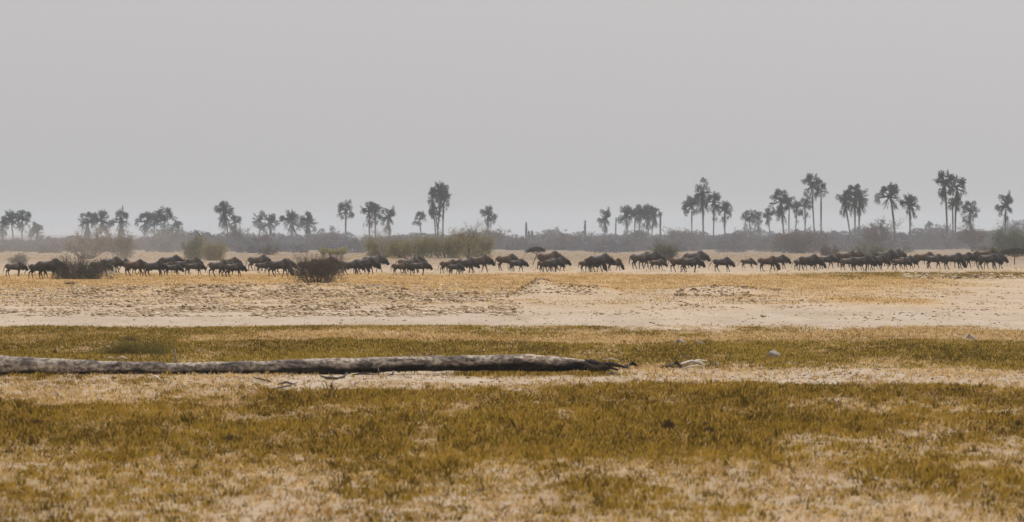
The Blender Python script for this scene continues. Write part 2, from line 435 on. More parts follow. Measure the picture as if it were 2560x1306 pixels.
# two dark thorn bushes in front of the herd
shrub('thorn_bush', 208, 699, 146, 58, 'dark tangled thorn bush in front of the herd at the left', 'bush', 'twig_dark', 'leaf_dark', 110, 2, 3, 5200, .045, .018, 'dark thorn bushes in front of the herd', 11, up=-.01, flat=.8)
shrub('thorn_bush', 795, 708, 130, 70, 'taller brown thorn bush in front of the herd, a third across', 'bush', 'twig_dark', 'leaf_brown', 120, 2, 3, 2600, .04, .018, 'dark thorn bushes in front of the herd', 12, up=.02)
# shrubs behind the herd
G = 'shrubs on the flat behind the herd'
shrub('bare_tree', 216, 648, 132, 76, 'spreading leafless grey brown tree behind the left thorn bush', 'bare tree', 'twig_tan', 'leaf_brown', 16, 3, 2, 900, .08, .17, G, 13, leaf_low=.25, leaf_name='dead_leaves')
shrub('shrub', 300, 648, 74, 70, 'grey green shrub right of the spreading bare tree', 'bush', 'twig_grey', 'leaf_grey', 26, 2, 2, 2600, .10, .04, G, 14)
shrub('shrub', 486, 650, 52, 58, 'small dark green shrub above the left part of the herd', 'bush', 'twig_grey', 'leaf_green', 30, 2, 2, 5200, .10, .04, G, 15)
shrub('shrub', 536, 652, 54, 50, 'olive brown shrub touching the dark green one', 'bush', 'twig_grey', 'leaf_olive', 32, 2, 2, 5600, .085, .04, G, 16)
shrub('shrub', 672, 638, 48, 26, 'low faint brown shrub below the pair of small palms', 'bush', 'twig_grey', 'leaf_brown', 20, 2, 2, 1600, .09, .04, G, 17)
shrub('shrub', 820, 645, 34, 24, 'small shrub with pale yellow top above the brown thorn bush', 'bush', 'twig_grey', 'yellow', 20, 2, 2, 900, .10, .03, G, 18, leaf_low=.5, leaf_name='yellow_top')
shrub('shrub', 850, 645, 30, 24, 'yellow topped shrub just right of its pale yellow twin', 'bush', 'twig_grey', 'yellow', 20, 2, 2, 900, .10, .03, G, 19, leaf_low=.5, leaf_name='yellow_top')
shrub('shrub', 952, 645, 74, 52, 'olive shrub at the left end of the big yellow green thicket', 'bush', 'twig_grey', 'leaf_olive', 32, 2, 2, 5600, .10, .045, G, 20)
shrub('bare_tree', 958, 646, 62, 86, 'dead tree with pale crooked branches rising from the olive thicket', 'bare tree', 'twig_pale', 'leaf_olive', 7, 3, 2, 0, .1, .075, G, 21)
shrub('shrub', 1030, 646, 110, 54, 'low olive shrub in the middle of the thicket', 'bush', 'twig_grey', 'leaf_olive', 34, 2, 2, 7600, .10, .045, G, 22)
shrub('shrub', 1120, 646, 110, 66, 'tall yellow green shrub under the tallest clump of palms', 'bush', 'twig_grey', 'leaf_olive', 32, 2, 2, 6000, .10, .045, G, 23)
shrub('shrub', 1190, 645, 84, 60, 'yellow green shrub at the right end of the thicket', 'bush', 'twig_grey', 'leaf_olive', 32, 2, 2, 6000, .10, .045, G, 24)
shrub('bare_tree', 1172, 647, 84, 92, 'leafless twiggy tree standing up out of the thicket right of the tall palms', 'bare tree', 'twig_dark', 'leaf_olive', 9, 3, 2, 900, .08, .05, G, 25)
shrub('shrub', 1662, 652, 72, 48, 'pale green shrub behind a wildebeest right of the middle', 'bush', 'twig_grey', 'leaf_grey', 30, 2, 2, 3400, .085, .035, G, 26)
shrub('shrub', 2010, 634, 130, 58, 'wide brown shrub below the palms right of centre', 'bush', 'twig_grey', 'leaf_brown', 40, 2, 2, 7600, .13, .05, G, 27)
shrub('shrub', 2072, 640, 44, 26, 'low dark brown shrub beside the wide brown one', 'bush', 'twig_dark', 'leaf_brown', 20, 2, 2, 2200, .10, .04, G, 28)
shrub('bare_tree', 2186, 632, 88, 80, 'twiggy brown tree behind the crowded right part of the herd', 'bare tree', 'twig_grey', 'leaf_brown', 14, 3, 2, 3200, .13, .08, G, 29, leaf_low=.35, leaf_name='dead_leaves')
shrub('shrub', 2200, 648, 124, 44, 'olive grey shrub directly behind the crowded right part of the herd', 'bush', 'twig_grey', 'leaf_grey', 34, 2, 2, 4400, .09, .04, G, 30)
shrub('bare_tree', 2432, 630, 66, 68, 'grey brown round tree with a dark stem near the right edge', 'bare tree', 'twig_dark', 'leaf_brown', 9, 3, 2, 3600, .13, .12, G, 31, leaf_low=.3, leaf_name='dead_leaves')
shrub('shrub', 2478, 648, 72, 34, 'low dark olive shrub left of the right edge', 'bush', 'twig_dark', 'leaf_grey', 30, 2, 2, 4200, .085, .035, G, 32)
shrub('shrub', 2545, 640, 120, 66, 'tall dark green shrub cut by the right edge', 'bush', 'twig_dark', 'leaf_green', 44, 2, 2, 9000, .11, .05, G, 33)
shrub('hummock', 350, 892, 180, 36, 'low dark green hummock of plants behind the left part of the log', 'bush', 'twig_dark', 'leaf_hummock', 60, 1, 2, 9000, .022, .006, None, 36, flat=.6)
shrub('shrub', 46, 664, 40, 28, 'small dark bush above the back of the leftmost wildebeest', 'bush', 'twig_grey', 'leaf_dark', 24, 2, 2, 2000, .07, .03, G, 34)
shrub('shrub', 177, 712, 24, 5, 'tiny brown scrap of brush on the sand below the left thorn bush', 'bush', 'twig_dark', 'leaf_brown', 26, 1, 2, 300, .04, .012, None, 35, base=.1)

def flat_tree(u, v, wpx, hpx, label, seed, stem=.35):
    X, D, Z = place(u, v); k = FPX/D; w_, h_ = wpx/k, hpx/k
    rng = np.random.default_rng(seed)
    root = empty('flat_topped_acacia', (X, D, Z), label, 'acacia tree', 'low flat topped acacias')
    segs, tips = [], []
    segs.append([0, 0, -.1, .03, 0, h_*stem, .07, .055])
    for i in range(9):
        a = rng.random()*6.283; e = np.array([math.cos(a)*w_*.42, math.sin(a)*w_*.3, h_*(.72-stem)])
        grow(rng, segs, tips, np.array([.03, 0, h_*stem]), e/np.linalg.norm(e), np.linalg.norm(e), .03, 2, 2, .1, .0)
    segs_mesh('trunk', segs, M['twig_dark'], root)
    n = 2600; a = rng.random(n)*6.283; q = rng.random(n)**.5
    lx = np.cos(a)*q*w_/2; ly = np.sin(a)*q*w_*.36
    top = h_*(.97-.25*(lx/(w_/2)-.1)**2); th = h_*(.42-.22*q)
    P = np.stack([lx, ly, top-rng.random(n)*th], 1)
    leaves_mesh('crown', P, .075, M['leaf_dark'], root, rng)
flat_tree(1340, 647, 46, 30, 'small dark flat topped acacia behind the middle of the herd', 41)
flat_tree(2536, 662, 92, 42, 'low dark flat topped acacia at the right edge behind the leading wildebeest', 42, .45)

# ------------------------------------------------------------------ far belt of scrub, a grey mass
def scrub_belt():
    us = [-150, 0, 100, 150, 340, 400, 450, 500, 560, 590, 620, 650, 700, 750, 800, 850, 900, 1000, 1100, 1200, 1230, 1260, 1300, 1350, 1390, 1430, 1500, 1560, 1600, 1650, 1700, 1750, 1800, 1850, 1900, 1950, 2050, 2100, 2150, 2200, 2260, 2300, 2350, 2400, 2450, 2500, 2560, 2700]
    ts = [600, 602, 602, 598, 602, 588, 584, 589, 593, 580, 603, 600, 592, 597, 590, 594, 601, 592, 590, 582, 580, 594, 600, 594, 584, 592, 594, 587, 582, 592, 583, 586, 589, 583, 586, 584, 582, 584, 577, 574, 582, 580, 573, 577, 577, 578, 562, 556]
    P, C, Sz = [], [], []
    rng = np.random.default_rng(5)
    def dome(u, D, wm, hm, n, shade):
        X = gx(u, D); a = rng.random(n)*6.283; z = rng.random(n)**1.05; q = np.sqrt(np.maximum(0, 1-(z*.96)**2.4))*rng.random(n)**.3
        lump = .78+.5*fbm(a*1.1+u, z*2.2+D, 3)
        p = np.stack([X+np.cos(a)*q*wm/2*lump, D+np.sin(a)*q*wm/2*lump, z*hm*lump*1.08], 1)
        P.append(p); t = (.8+.4*rng.random(n))[:, None]
        C.append(np.array(shade)*t); Sz.append(np.full(n, .28))
    for row, (va, vb) in enumerate([(612, 616), (618, 622), (623, 633)]):
        u = -160
        while u < 2720:
            v = va+(vb-va)*rng.random() - (5 if u > 2250 else 0)*(row > 0)
            D = dist(v); top = np.interp(u, us, ts)+rng.normal(0, 4.0)+(3 if row == 0 else (1 if row == 1 else 9+12*rng.random()))
            hm = max(1.2, H-(top-HZ)*D/FPX); wm = hm*(1.5+1.3*rng.random())
            g = rng.random()
            base = np.array([.145, .143, .166])*(1-g)+np.array([.178, .166, .172])*g
            if rng.random() < .14: base = np.array([.15, .155, .13])
            dome(u, D, wm, hm, int(1150*(wm/5)), base)
            u += wm*.5*FPX/D*(.7+.6*rng.random())
    P = np.concatenate(P); C = np.concatenate(C)
    P = P[:, :]; o = leaves_mesh('scrub_belt', P, .19, M['scrub'], None, rng, cols=C)
    tag(o, 'hazy grey belt of thorn scrub along the horizon under the palms', 'scrub', kind='stuff')
scrub_belt()
# rounder bushes one can pick out of the belt
GB = 'rounded grey bushes standing out of the scrub belt'
for i, (u, v, wp, hp, lb) in enumerate([
    (1232, 624, 58, 50, 'rounded grey bush right of the yellow green thicket'),
    (1290, 626, 56, 36, 'low grey bush between the thicket and the bare palm stump'),
    (1396, 626, 96, 48, 'broad domed grey bush right of the bare palm stump'),
    (594, 628, 46, 56, 'tall grey bush under the leaning palm pair in the left third'),
    (652, 628, 60, 44, 'grey bush with sloping left side below two small palms'),
    (1708, 626, 92, 52, 'dark grey bush left of the dense palm clump'),
    (1600, 622, 46, 50, 'grey bush between the trunks of the row of five palms'),
    (2340, 624, 110, 54, 'broad dark grey bush left of the tallest twin palms'),
    (818, 626, 70, 42, 'grey bush below two tiny distant palms'),
    (1480, 626, 90, 40, 'low grey bush at the foot of the second bare trunk'),
    (420, 626, 90, 44, 'grey bush under the dense left palm clump'),
    (1840, 626, 90, 44, 'low grey bush in the gap before the sloping palm group')]):
    shrub('grey_bush', u, v, wp, hp, lb, 'bush', 'twig_grey', 'scrub_b' if False else 'twig_grey', 22, 2, 2, 3000, .20, .06, GB, 60+i)

# ------------------------------------------------------------------ palms
def fan_palm_crown(rng, rad, nf, dead=False):
    V, F = [], []
    for i in range(nf):
        az = rng.random()*2*math.pi
        el = math.radians(-80+rng.random()*38) if dead else math.radians(-55+rng.random()**.85*135)
        d = Vector((math.cos(az)*math.cos(el), math.sin(az)*math.cos(el), math.sin(el)))
        pl = rad*(.34+.40*rng.random()); fr = rad*(.29+.19*rng.random())
        if dead: pl *= .9; fr *= .8
        droop = Vector((0, 0, -pl*(.12 if not dead else .3)))
        o = Vector((rng.normal(0, .05)*rad, rng.normal(0, .05)*rad, rng.normal(0, .10)*rad))
        tip = o+d*pl+droop
        s, t = frame(d)
        b = len(V); w_ = .05
        V += [o+s*w_, o-s*w_, tip-s*w_, tip+s*w_]; F.append((b, b+1, b+2, b+3))
        # fan blade: segments radiating, folded, drooping at the tips
        nrm = (s*math.cos(k0 := rng.random()*3.1)+t*math.sin(k0)).normalized(); side = d.cross(nrm).normalized()
        ns = 9; half = math.radians(112 if not dead else 50)
        for j in range(ns):
            a = -half+2*half*(j+.5)/ns; da = half/ns*.82
            L = fr*(1-.25*abs(a)/half)*(.85+.3*rng.random())
            p1 = d*math.cos(a-da)+side*math.sin(a-da); p2 = d*math.cos(a+da)+side*math.sin(a+da); pm = d*math.cos(a)+side*math.sin(a)
            f = nrm*(.10*fr*(1 if j % 2 else -1))
            dr = Vector((0, 0, -.18*L))
            b = len(V)
            V += [tip, tip+p1*L*.62+f, tip+pm*L+dr, tip+p2*L*.62+f]; F.append((b, b+1, b+2, b+3))
    return V, F
CROWNS, DEADS = [], []
for i in range(7):
    rng = np.random.default_rng(100+i)
    V, F = fan_palm_crown(rng, 1.0, 25+3*(i % 3))
    me = bpy.data.meshes.new('crown'); me.from_pydata(V, [], F); me.materials.append(M['leaf_palm']); CROWNS.append(me)
    V, F = fan_palm_crown(rng, 1.0, 11+3*(i % 3), True)
    me = bpy.data.meshes.new('dead_fronds'); me.from_pydata(V, [], F); me.materials.append(M['dead_palm']); DEADS.append(me)

def trunk_mesh(rng, hm, leanx, r):
    V, F = [], []; pts, rad = [], []
    n = 9; ph = rng.random()*6; am = .018*hm*rng.random()
    for i in range(n):
        t = i/(n-1)
        pts.append(Vector((leanx*t**1.3+am*math.sin(t*3.4+ph)-am*math.sin(ph), am*.5*math.cos(t*3+ph)-am*.5*math.cos(ph), -.3+(hm+.3)*t)))
        rad.append(r*(1.35-.35*min(1, t*5))*(1+.28*math.exp(-((t-.68)/.14)**2)-.25*t))
    tube(V, F, pts, rad, 8)
    return V, F, pts[-1]

def palm(i, u, top, wpx, ub, vb, label, dead=1, name='fan_palm'):
    """u,top: crown centre column and crown top row; wpx crown width; ub,vb: trunk foot"""
    rng = np.random.default_rng(200+i)
    X, D, Z = place(ub, vb); k = FPX/D; R_ = wpx/2/k*1.36
    ztop = zat(top, D); hm = ztop-R_*.86
    lean = (u-ub)/k
    root = empty(name, (X, D, Z), label, 'palm tree', 'tall fan palms along the horizon')
    V, F, tp = trunk_mesh(rng, hm, lean, .17+.05*rng.random())
    mk('trunk', [tuple(v) for v in V], F, M['trunk'], root, smooth=True)
    c = share('crown', CROWNS[i % 7], root); c.location = tp; c.scale = (R_*(.95+.15*rng.random()), R_, R_*(1.0+.3*rng.random())); c.rotation_euler = (rng.normal(0, .1), rng.normal(0, .1), rng.random()*6.28)
    if dead:
        d = share('dead_fronds', DEADS[(i*3) % 7], root); d.location = tp+Vector((0, 0, -.12*R_)); d.scale = (R_*.9, R_*.9, R_*1.5); d.rotation_euler = (0, 0, rng.random()*6.28)
    return root
PALMS = [
 (6, 548, 34, 4, 612, 'small palm cut by the left edge of the picture'),
 (28, 527, 40, 35, 612, 'left palm of the pair at the far left'),
 (57, 525, 38, 56, 614, 'right palm of the pair at the far left'),
 (93, 558, 42, 97, 612, 'short palm just right of the far left pair'),
 (218, 527, 48, 216, 611, 'left palm of the pair above the bare tree'),
 (256, 525, 46, 252, 611, 'right palm of the pair above the bare tree'),
 (303, 529, 40, 307, 612, 'single palm right of the pair above the bare tree'),
 (365, 530, 42, 371, 612, 'leftmost palm of the dense left clump'),
 (386, 533, 36, 386, 611, 'second palm of the dense left clump, crown half hidden'),
 (410, 516, 50, 415, 613, 'tallest palm of the dense left clump'),
 (444, 550, 32, 444, 611, 'small palm at the right of the dense left clump'),
 (563, 502, 46, 573, 616, 'tall palm leaning left above the green shrub'),
 (588, 536, 34, 587, 613, 'shorter brownish palm against the tall leaning one'),
 (648, 533, 34, 650, 612, 'left one of two small palms before the middle left'),
 (676, 534, 38, 682, 612, 'right one of two small palms before the middle left'),
 (729, 526, 44, 732, 613, 'left palm of the pair above the brown thorn bush'),
 (769, 532, 42, 771, 614, 'right palm of the pair above the brown thorn bush'),
 (862, 502, 44, 864, 617, 'lone slender palm left of the olive thicket'),
 (922, 502, 42, 925, 616, 'tall full palm above the left end of the thicket'),
 (941, 508, 32, 939, 614, 'half hidden palm behind the tall full one'),
 (973, 522, 38, 976, 613, 'ragged palm above the pale dead branches'),
 (1052, 527, 34, 1054, 613, 'small palm left of the tallest middle clump'),
 (1098, 457, 40, 1094, 618, 'tallest palm of the middle clump'),
 (1112, 474, 34, 1108, 617, 'right palm of the tallest middle clump'),
 (1084, 476, 32, 1091, 617, 'left palm of the tallest middle clump'),
 (1090, 515, 34, 1101, 616, 'short palm low in the tallest middle clump'),
 (1218, 516, 34, 1219, 614, 'small lone palm right of the twiggy tree'),
 (1513, 528, 34, 1513, 613, 'small lone palm right of the two bare trunks'),
 (1567, 514, 38, 1569, 613, 'leftmost palm of the row of five'),
 (1588, 520, 28, 1586, 612, 'second palm from the left in the row of five'),
 (1601, 512, 34, 1599, 613, 'third palm, in the middle of the row of five'),
 (1619, 512, 36, 1621, 613, 'fourth palm from the left in the row of five'),
 (1634, 518, 34, 1628, 612, 'rightmost palm of the row of five'),
 (1729, 488, 42, 1730, 616, 'slim left palm of the dense right clump'),
 (1758, 458, 46, 1759, 620, 'tallest darkest palm of the dense right clump'),
 (1786, 482, 38, 1783, 617, 'palm just right of the tallest in the dense right clump'),
 (1815, 501, 38, 1813, 616, 'outer right palm of the dense right clump'),
 (1872, 528, 34, 1881, 613, 'low palm at the left end of the sloping group'),
 (1893, 529, 30, 1894, 613, 'second low palm of the sloping group'),
 (1921, 522, 28, 1928, 613, 'third palm of the sloping group, narrow crown'),
 (1953, 474, 50, 1960, 618, 'broad dark palm in the sloping group'),
 (1976, 492, 36, 1973, 615, 'brownish palm touching the broad dark one'),
 (1991, 502, 30, 1987, 614, 'thin palm in the gap of the sloping group'),
 (2009, 492, 36, 2012, 615, 'palm just left of the two tall slender ones'),
 (2030, 433, 48, 2038, 619, 'taller of the two slender palms right of the sloping group'),
 (2053, 455, 36, 2053, 619, 'shorter of the two slender palms right of the sloping group'),
 (2116, 476, 42, 2129, 619, 'left palm of the close trio with one round crown'),
 (2134, 462, 44, 2138, 619, 'middle palm of the close trio with one round crown'),
 (2150, 474, 38, 2146, 619, 'right palm of the close trio with one round crown'),
 (2224, 460, 54, 2237, 621, 'wide palm leaning left between the trio and the tall twins'),
 (2275, 482, 44, 2275, 622, 'palm with a ragged right side next to the wide leaning one'),
 (2361, 428, 50, 2369, 623, 'left of the two tallest palms near the right edge'),
 (2392, 440, 50, 2390, 623, 'right of the two tallest palms near the right edge'),
 (2381, 492, 30, 2383, 618, 'short palm tucked below the crowns of the tall twins'),
 (2425, 504, 42, 2428, 617, 'lower palm just right of the tall twins'),
 (2515, 489, 44, 2516, 617, 'palm standing alone near the right edge'),
]
for i, (u, t, wp, ub, vb, lb) in enumerate(PALMS):
    palm(i, u, t, wp, ub, vb, lb, dead=(i % 4 != 1))
# tiny, far palms poking out of the scrub
for i, (u, t, wp, lb) in enumerate([(804, 570, 18, 'left of two tiny far palms above the scrub'), (831, 564, 16, 'right of two tiny far palms above the scrub'),
                                    (490, 574, 16, 'tiny far palm above the dark green shrub'), (2323, 556, 22, 'small bluish far palm head above the scrub left of the tall twins')]):
    palm(70+i, u, t, wp, u, 603, lb, dead=0)

def bare_trunk(u, top, vb, label, seed, r=.2, hooks=True):
    rng = np.random.default_rng(seed); X, D, Z = place(u, vb)
    V, F, tp = trunk_mesh(rng, zat(top, D), rng.normal(0, .15), r)
    for a in (0, 1, 2):
        q = tp+Vector((rng.normal(0, .12), rng.normal(0, .1), -.2*a)); tube(V, F, [q, q+Vector((rng.normal(0, .2), 0, .35))], [.07, .02], 5)
    o = mk('bare_palm_trunk', [tuple(v) for v in V], F, M['trunk'], smooth=True)
    o.location = (X, D, Z)
    tag(o, label, 'bare trunk', 'headless palm trunks')
bare_trunk(1315, 557, 616, 'headless palm trunk standing alone in the middle of the scrub', 1, .30)
bare_trunk(1323, 578, 614, 'short thick stump beside the headless palm trunk', 2, .42)
bare_trunk(1330, 577, 614, 'second short thick stump right of the headless palm trunk', 5, .42)
bare_trunk(1462, 552, 616, 'headless palm trunk left of the small lone palm', 3, .28)
bare_trunk(1541, 545, 614, 'thin headless trunk left of the row of five palms', 4, .20)
bare_trunk(1651, 533, 615, 'crooked headless trunk right of the row of five palms', 6, .26)
# bleached fallen branch behind the herd
def fallen(u, v, wpx, label):
    X, D, Z = place(u, v); k = FPX/D; L = wpx/k
    V, F = [], []
    tube(V, F, [Vector((-L/2, 0, .9)), Vector((0, .1, .75)), Vector((L/2, .3, .45))], [.10, .16, .12], 8)
    tube(V, F, [Vector((-L*.1, .05, .7)), Vector((-L*.2, -.1, 0))], [.07, .04], 6)
    tube(V, F, [Vector((L*.4, .2, .5)), Vector((L*.55, 0, .0))], [.09, .05], 6)
    o = mk('fallen_branch', [tuple(q) for q in V], F, M['twig_pale'], smooth=True); o.location = (X, D, Z)
    tag(o, label, 'branch')
fallen(2204, 636, 22, 'bleached pale fallen branch in the olive shrub behind the herd')

# ------------------------------------------------------------------ wildebeest
def hide_material(name, a, b, leg):
    m = bpy.data.materials.new(name); m.use_nodes = True; n = m.node_tree; L = n.links
    bs = n.nodes['Principled BSDF']; bs.inputs['Roughness'].default_value = .62; bs.inputs['Specular IOR Level'].default_value = .12
    at = n.nodes.new('ShaderNodeAttribute'); at.attribute_name = 'tone'
    tc = n.nodes.new('ShaderNodeTexCoord'); tx = n.nodes.new('ShaderNodeTexNoise'); tx.inputs['Scale'].default_value = 3.6; tx.inputs['Detail'].default_value = 5; tx.inputs['Roughness'].default_value = .7
    L.new(tc.outputs['Object'], tx.inputs['Vector'])
    oi = n.nodes.new('ShaderNodeObjectInfo')
    cr = n.nodes.new('ShaderNodeValToRGB'); cr.color_ramp.elements[0].position = .36; cr.color_ramp.elements[1].position = .64
    cr.color_ramp.elements[0].color = (*a, 1); cr.color_ramp.elements[1].color = (*b, 1); L.new(tx.outputs['Fac'], cr.inputs[0])
    mx = n.nodes.new('ShaderNodeMixRGB'); mx.blend_type = 'MULTIPLY'; mx.inputs[0].default_value = 1
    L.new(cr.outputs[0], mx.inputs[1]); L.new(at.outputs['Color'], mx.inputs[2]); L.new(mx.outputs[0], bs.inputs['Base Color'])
    return m
HIDES = [hide_material('dark_grey_hide', (.010, .009, .009), (.085, .075, .072), 0),
         hide_material('brown_hide', (.024, .016, .012), (.115, .082, .062), 0),
         hide_material('grey_brown_hide', (.030, .026, .024), (.125, .108, .098), 0)]
M['hair'] = mat('black_hair', (.016, .013, .012), noise=.2, scale=8, col2=(.04, .032, .028))
M['horn'] = mat('horn', (.035, .03, .027), rough=.5, noise=.2, scale=8, col2=(.09, .08, .07))

HEADS = {'level': ((.80, 1.00), (1.09, .56)), 'low': ((.81, .92), (1.07, .46)), 'down': ((.78, .62), (.92, .14)), 'up': ((.80, 1.14), (1.13, .78))}
def make_body(pose, phase, seed):
    V, F = [], []
    def vec(x, z, y=0): return Vector((x, y, z))
    # trunk: x, centre z, half height, half width
    st = [(-.88, 1.00, .08, .07), (-.82, .98, .20, .15), (-.66, .965, .275, .22), (-.45, .945, .275, .24), (-.20, .92, .295, .26),
          (.05, .93, .325, .27), (.28, .97, .375, .26), (.42, 1.00, .37, .24), (.56, .95, .32, .18), (.66, .92, .24, .13)]
    tube(V, F, [vec(x, z) for x, z, a, b in st], [(b, a) for x, z, a, b in st], 16)
    # hump
    tube(V, F, [vec(.10, 1.20), vec(.26, 1.30), vec(.38, 1.335), vec(.50, 1.28), vec(.62, 1.16)], [(.07, .06), (.08, .09), (.07, .095), (.075, .10), (.07, .10)], 10)
    (px, pz), (nx, nz) = HEADS[pose]
    # neck
    tube(V, F, [vec(.40, 1.06), vec((.40+px)/2+.01, (1.04+pz)/2-.01), vec(px-.02, pz-.03)], [(.17, .29), (.14, .23), (.11, .16)], 12)
    # head: long face
    hx, hz = nx-px, nz-pz; ln = math.hypot(hx, hz); hx /= ln; hz /= ln; ox, oz = -hz*-1, hx*-1
    def hp(t, o=0, y=0): return Vector((px+hx*ln*t-oz*0+(-hz)*o*-1*0+hx*0+0, y, pz+hz*ln*t)) + Vector((hz, 0, -hx))*o*-1
    tube(V, F, [hp(-.14), hp(.05), hp(.25), hp(.5), hp(.75), hp(.93), hp(1.03)],
         [(.09, .11), (.13, .175), (.125, .175), (.11, .155), (.11, .14), (.11, .135), (.08, .09)], 12)
    for s in (-1, 1):   # ears
        tube(V, F, [hp(-.02, 0, s*.09), hp(-.06, .0, s*.19)+Vector((0, 0, -.02)), hp(-.04, 0, s*.27)+Vector((0, 0, -.05))], [(.03, .03), (.045, .02), (.012, .01)], 6)
    # legs
    hind = [(-.60, .92), (-.50, .70), (-.68, .44), (-.625, .12), (-.60, .045), (-.575, 0)]
    fore = [(.36, .88), (.33, .66), (.37, .38), (.355, .12), (.375, .045), (.395, 0)]
    rh = [(.13, .19), (.095, .145), (.052, .062), (.036, .036), (.042, .045), (.042, .05)]
    rf = [(.11, .16), (.08, .10), (.046, .050), (.034, .034), (.042, .042), (.042, .05)]
    sw = {0: (.26, -.20, -.24, .22), 1: (-.05, .22, .20, -.28), 2: (.32, -.05, .04, .30), 3: (-.26, .12, -.10, -.16), 4: (.08, -.30, .30, .02)}[phase]
    for k, (ch, rr, y) in enumerate([(hind, rh, .13), (hind, rh, -.13), (fore, rf, .13), (fore, rf, -.13)]):
        a = sw[k]; x0, z0 = ch[0]
        lift = abs(a) > .21 and a < 0 and False
        P = []
        for i, (x, z) in enumerate(ch):
            dx, dz = x-x0, z-z0
            b = a*(1 if i < 3 else 1.0)
            X_ = x0+dx*math.cos(b)-dz*math.sin(b); Z_ = z0+dx*math.sin(b)+dz*math.cos(b)
            P.append([X_, Z_])
        if a < -.15:          # trailing leg bends at knee or hock
            ex = .10 if k < 2 else -.06
            P[2][0] += -ex*.2; P[2][1] += .04
        zf = P[-1][1]; top = P[0][1]
        for q in P: q[1] = top-(top-q[1])*top/(top-zf)+.0
        tube(V, F, [vec(q[0], max(q[1], .012), y*(1-.15*(i/5))) for i, q in enumerate(P)], rr, 10)
    me = bpy.data.meshes.new('tmp'); me.from_pydata([tuple(v) for v in V], [], F); me.update()
    o = bpy.data.objects.new('tmp', me); COL.objects.link(o)
    md = o.modifiers.new('r', 'REMESH'); md.mode = 'VOXEL'; md.voxel_size = .024; md.use_smooth_shade = True
    sm = o.modifiers.new('s', 'SMOOTH'); sm.iterations = 3; sm.factor = .5
    dg = bpy.context.evaluated_depsgraph_get(); dg.update()
    ev = o.evaluated_get(dg); bm = bpy.data.meshes.new_from_object(ev)
    bpy.data.objects.remove(o); bpy.data.meshes.remove(me)
    co = np.empty(len(bm.vertices)*3, np.float32); bm.vertices.foreach_get('co', co); co = co.reshape(-1, 3)
    x, y, z = co.T
    # coat: pale saddle and shoulder with sunlight painted in, belly shade painted too, dark face and throat, brown lower legs, dark stripes over neck and ribs
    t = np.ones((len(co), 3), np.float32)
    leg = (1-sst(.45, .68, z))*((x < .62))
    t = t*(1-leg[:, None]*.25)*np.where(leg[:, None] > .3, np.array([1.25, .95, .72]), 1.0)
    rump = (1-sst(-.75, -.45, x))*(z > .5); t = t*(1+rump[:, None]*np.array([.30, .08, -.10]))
    belly_shade = (1-sst(.72, .95, z))*(z > .5); t = t*(1-.62*belly_shade[:, None])
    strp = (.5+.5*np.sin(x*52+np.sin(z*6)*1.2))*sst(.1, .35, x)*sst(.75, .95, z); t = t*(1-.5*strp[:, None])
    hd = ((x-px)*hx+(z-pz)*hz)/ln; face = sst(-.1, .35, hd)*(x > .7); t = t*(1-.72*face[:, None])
    lit_back = sst(.98, 1.20, z)*(1-sst(.1, .4, x)); t = t*(1+1.7*lit_back[:, None]); shd = np.exp(-((x-.30)/.13)**2-((z-1.05)/.16)**2)[:, None]; t = t*(1+.9*shd)
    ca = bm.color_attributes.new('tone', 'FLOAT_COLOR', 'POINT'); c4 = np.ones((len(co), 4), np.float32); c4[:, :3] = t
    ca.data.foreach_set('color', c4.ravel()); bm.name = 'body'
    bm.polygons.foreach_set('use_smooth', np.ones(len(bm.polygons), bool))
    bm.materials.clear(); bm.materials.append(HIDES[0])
    parts = {'body': bm}
    rng = np.random.default_rng(seed)
    # horns
    for nm, s in (('horn', -1), ('horn_b', 1)):
        V, F = [], []
        b = hp(-.06, .03, s*.05); up = Vector((-hx*.4, 0, -hz*.4+.75)).normalized()
        pts = [b, b+Vector((0, s*.12, -.01)), b+Vector((0, s*.21, .02))+up*.02, b+Vector((0, s*.24, 0))+up*.12, b+Vector((0, s*.18, 0))+up*.22]
        tube(V, F, pts, [.042, .035, .028, .02, .006], 7)
        m2 = bpy.data.meshes.new('horn'); m2.from_pydata([tuple(v) for v in V], [], F); m2.materials.append(M['horn']); parts[nm] = m2
    # hair: mane, beard, tail
    def hair(name, roots, dirs, L, wd):
        V, F = [], []
        for p, d, l in zip(roots, dirs, L):
            s = Vector(rng.normal(size=3)).cross(d).normalized()*wd
            b = len(V); V += [p-s, p+s, p+d*l*.6+s*.6, p+d*l, p+d*l*.6-s*.6]; F.append((b, b+1, b+2, b+3, b+4))
        m2 = bpy.data.meshes.new(name); m2.from_pydata([tuple(v) for v in V], [], F); m2.materials.append(M['hair']); parts[name] = m2
    n = 130; t_ = rng.random(n)
    A, B = Vector((.36, 0, 1.40)), Vector((px-.02, 0, pz+.09))
    mid = (A+B)/2+Vector((0, 0, .03))
    rts = [A*(1-q)**2+mid*2*q*(1-q)+B*q*q+Vector((0, rng.normal(0, .025), -.02)) for q in t_]
    hair('mane', rts, [Vector((.15-.35*rng.random(), rng.normal(0, .35), .8)).normalized() for _ in range(n)], .06+.07*rng.random(n), .012)
    n = 130; A, B = Vector((.56, 0, .80)), hp(.35, -.08)
    rts = [A*(1-q)+B*q+Vector((0, rng.normal(0, .03), .03)) for q in rng.random(n)]
    hair('beard', rts, [Vector((-.12+.1*rng.random(), rng.normal(0, .12), -1)).normalized() for _ in range(n)], .16+.16*rng.random(n), .014)
    V, F = [], []
    sx = [-.10, .02, -.20, -.05, -.14][phase]
    tp = [Vector((-.83, 0, 1.10)), Vector((-.93+sx*.3, .01, .98)), Vector((-.97+sx*.8, .02, .74)), Vector((-1.0+sx*1.4, .02, .40))]
    tube(V, F, tp, [.035, .028, .03, .012], 6)
